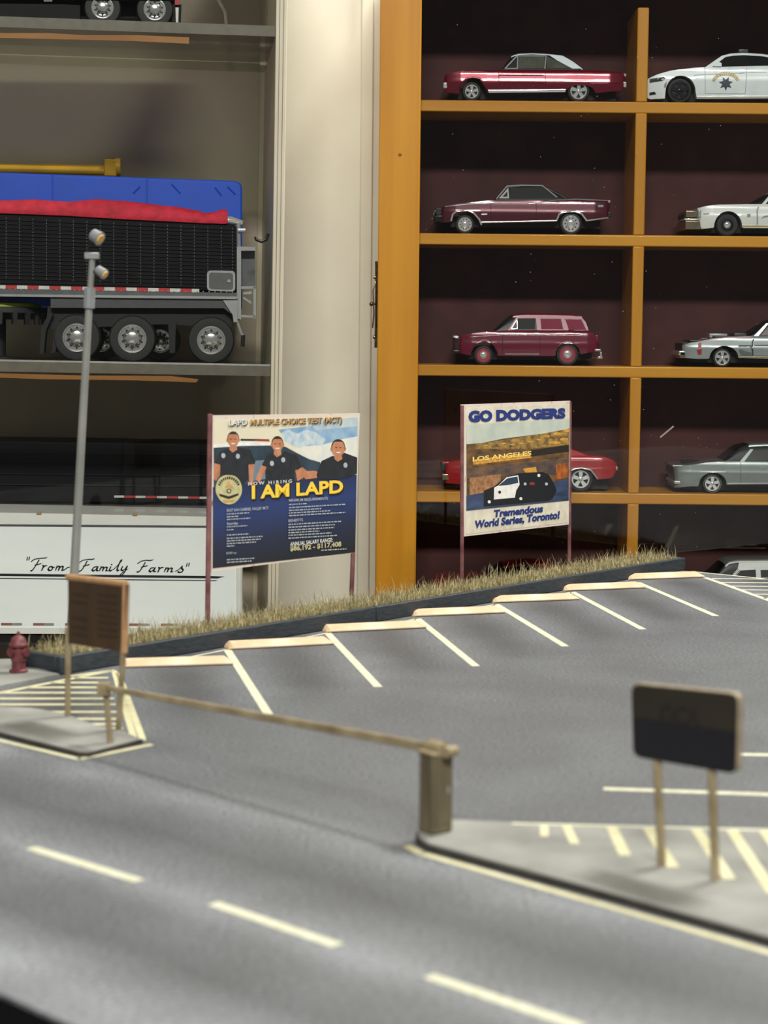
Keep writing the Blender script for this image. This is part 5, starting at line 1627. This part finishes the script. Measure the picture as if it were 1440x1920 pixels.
# script lettering drawn with a slanted nib
Z1 = lambda x, y: (x / 4.0, 1040 + y / 4.0)
ST = [
    [[(206, 20), (200, 44)], [(221, 18), (215, 42)]],
    [[(292, 40), (272, 75), (252, 105), (238, 122), (230, 118)], [(236, 50), (258, 34), (300, 27), (330, 26), (352, 22)], [(264, 78), (290, 72), (312, 66)]],
    [[(322, 80), (326, 88), (312, 120)], [(324, 96), (340, 82), (350, 84)]],
    [[(386, 88), (370, 92), (360, 108), (370, 120), (388, 114), (396, 98), (386, 88)], [(396, 96), (412, 92)]],
    [[(428, 84), (416, 120)], [(420, 104), (440, 86), (448, 90), (438, 120)], [(442, 104), (464, 86), (474, 92), (464, 118), (482, 114), (504, 98), (524, 92)]],
    [[(652, 50), (634, 85), (614, 113), (598, 126), (588, 122)], [(596, 58), (620, 42), (660, 35), (690, 36), (708, 30)], [(626, 86), (650, 79), (672, 74)]],
    [[(724, 90), (704, 94), (690, 113), (700, 124), (720, 110), (734, 90), (724, 118), (738, 122)]],
    [[(758, 90), (746, 124)], [(750, 108), (770, 91), (778, 96), (768, 124)], [(772, 108), (794, 92), (804, 98), (794, 121), (808, 120)]],
    [[(830, 92), (818, 118), (828, 123), (842, 112)], [(835, 75), (840, 73)]],
    [[(850, 112), (884, 80), (908, 50), (914, 40), (906, 42), (890, 76), (878, 108), (880, 122), (896, 114)]],
    [[(918, 90), (908, 112), (918, 121), (936, 110), (954, 86)], [(954, 86), (940, 122), (920, 150), (906, 160), (902, 150), (926, 128), (964, 104)]],
    [[(1088, 60), (1070, 92), (1052, 118), (1036, 131), (1026, 127)], [(1034, 66), (1058, 49), (1096, 42), (1128, 44), (1148, 38)], [(1062, 93), (1086, 87), (1108, 82)]],
    [[(1152, 97), (1132, 101), (1118, 119), (1128, 130), (1148, 117), (1164, 97), (1152, 125), (1168, 128)]],
    [[(1190, 95), (1196, 101), (1184, 132)], [(1194, 110), (1212, 95), (1224, 98)]],
    [[(1244, 98), (1232, 132)], [(1236, 116), (1256, 99), (1264, 103), (1254, 132)], [(1258, 116), (1282, 99), (1292, 105), (1282, 129), (1298, 128)]],
    [[(1318, 124), (1346, 108), (1366, 86), (1362, 100), (1374, 116), (1364, 130), (1344, 134), (1334, 126)]],
    [[(1404, 66), (1397, 90)], [(1420, 64), (1413, 88)]],
]
for letter in ST:
    b = MB()
    for ln in letter:
        thin = len(ln) == 2
        pts_ = []
        for a_, c_ in zip(ln[:-1], ln[1:]):
            pts_ += [(a_[0] + (c_[0] - a_[0]) * t_ / 3, a_[1] + (c_[1] - a_[1]) * t_ / 3) for t_ in range(3)]
        pts_.append(ln[-1])
        nx, ny = (5.6, -4.4) if not thin else (2.6, -1.8)
        r0 = [g.px(*Z1(x_ + nx + 0.9, y_ + ny + 0.9), -0.14) for x_, y_ in pts_]
        r1 = [g.px(*Z1(x_ - nx - 0.9, y_ - ny - 0.9), -0.14) for x_, y_ in pts_]
        r2 = [g.px(*Z1(x_ + nx - 1.6, y_ + ny + 1.6), -0.14) for x_, y_ in pts_]
        for i_ in range(len(pts_) - 1):
            q = [r0[i_], r0[i_ + 1], r1[i_ + 1], r1[i_]]
            b.prism(q, (0, 0.15, 0))
            x_, y_ = pts_[i_]
            b.prism([g.px(*Z1(x_ + 4.6 * math.cos(t_), y_ + 4.6 * math.sin(t_)), -0.14) for t_ in [k_ * math.pi / 3 for k_ in range(6)]], (0, 0.15, 0))
    b.build('script_letter', M_pcar, bx)
poly_on(g, [(-200, 1190), (440, 1192), (440, 1210), (-200, 1208)], 6, 26, 'chassis', M_chassis, wt)
for x_ in (300, 395, -150):
    twheel(g, wt, x_, 1232, 38)
poly_on(g, [(90, 1208), (110, 1208), (110, 1238), (90, 1238)], 8, 4, 'landing_leg', M_chassis, wt)

# --- dark trailer behind it
g = lframe(250, 64, SH3)
kt = thing('dark_trailer', g, 'dark trailer with a thin red and white tape line in shadow behind the white trailer', 'model trailer')
bx = poly_on(g, [(-240, 824), (484, 834), (484, 945), (-240, 938)], 0, 38, 'box', M_tblk, kt, bevel=0.4)
poly_on(g, [(-240, 938), (484, 945), (484, 962), (-240, 957)], 2, 34, 'chassis', mat('subframe_grey', (62, 64, 67), 0.5), kt)
for k_, y_ in enumerate((846, 866, 886, 906)):
    MB().tube([g.px(-238, y_, 0), g.px(483, y_ + 8, 0)], 0.4, 6).build('side_rib', M_tblk, bx)
for k_, x_ in enumerate(range(214, 470, 20)):
    poly_on(g, [(x_, 929 + k_ * 0.3), (x_ + 19, 929.2 + k_ * 0.3), (x_ + 19, 933 + k_ * 0.3), (x_, 933 + k_ * 0.3)], -0.25, 0.3, 'reflector_tape', M_tapeR if k_ % 2 else M_tapeW, bx)
poly_on(g, [(-100, 957), (290, 961), (290, 1150), (-100, 1150)], 10, 18, 'underframe', M_chassis, kt)
for x_ in (60, 160, 260):
    twheel(g, kt, x_, 1200, 38)
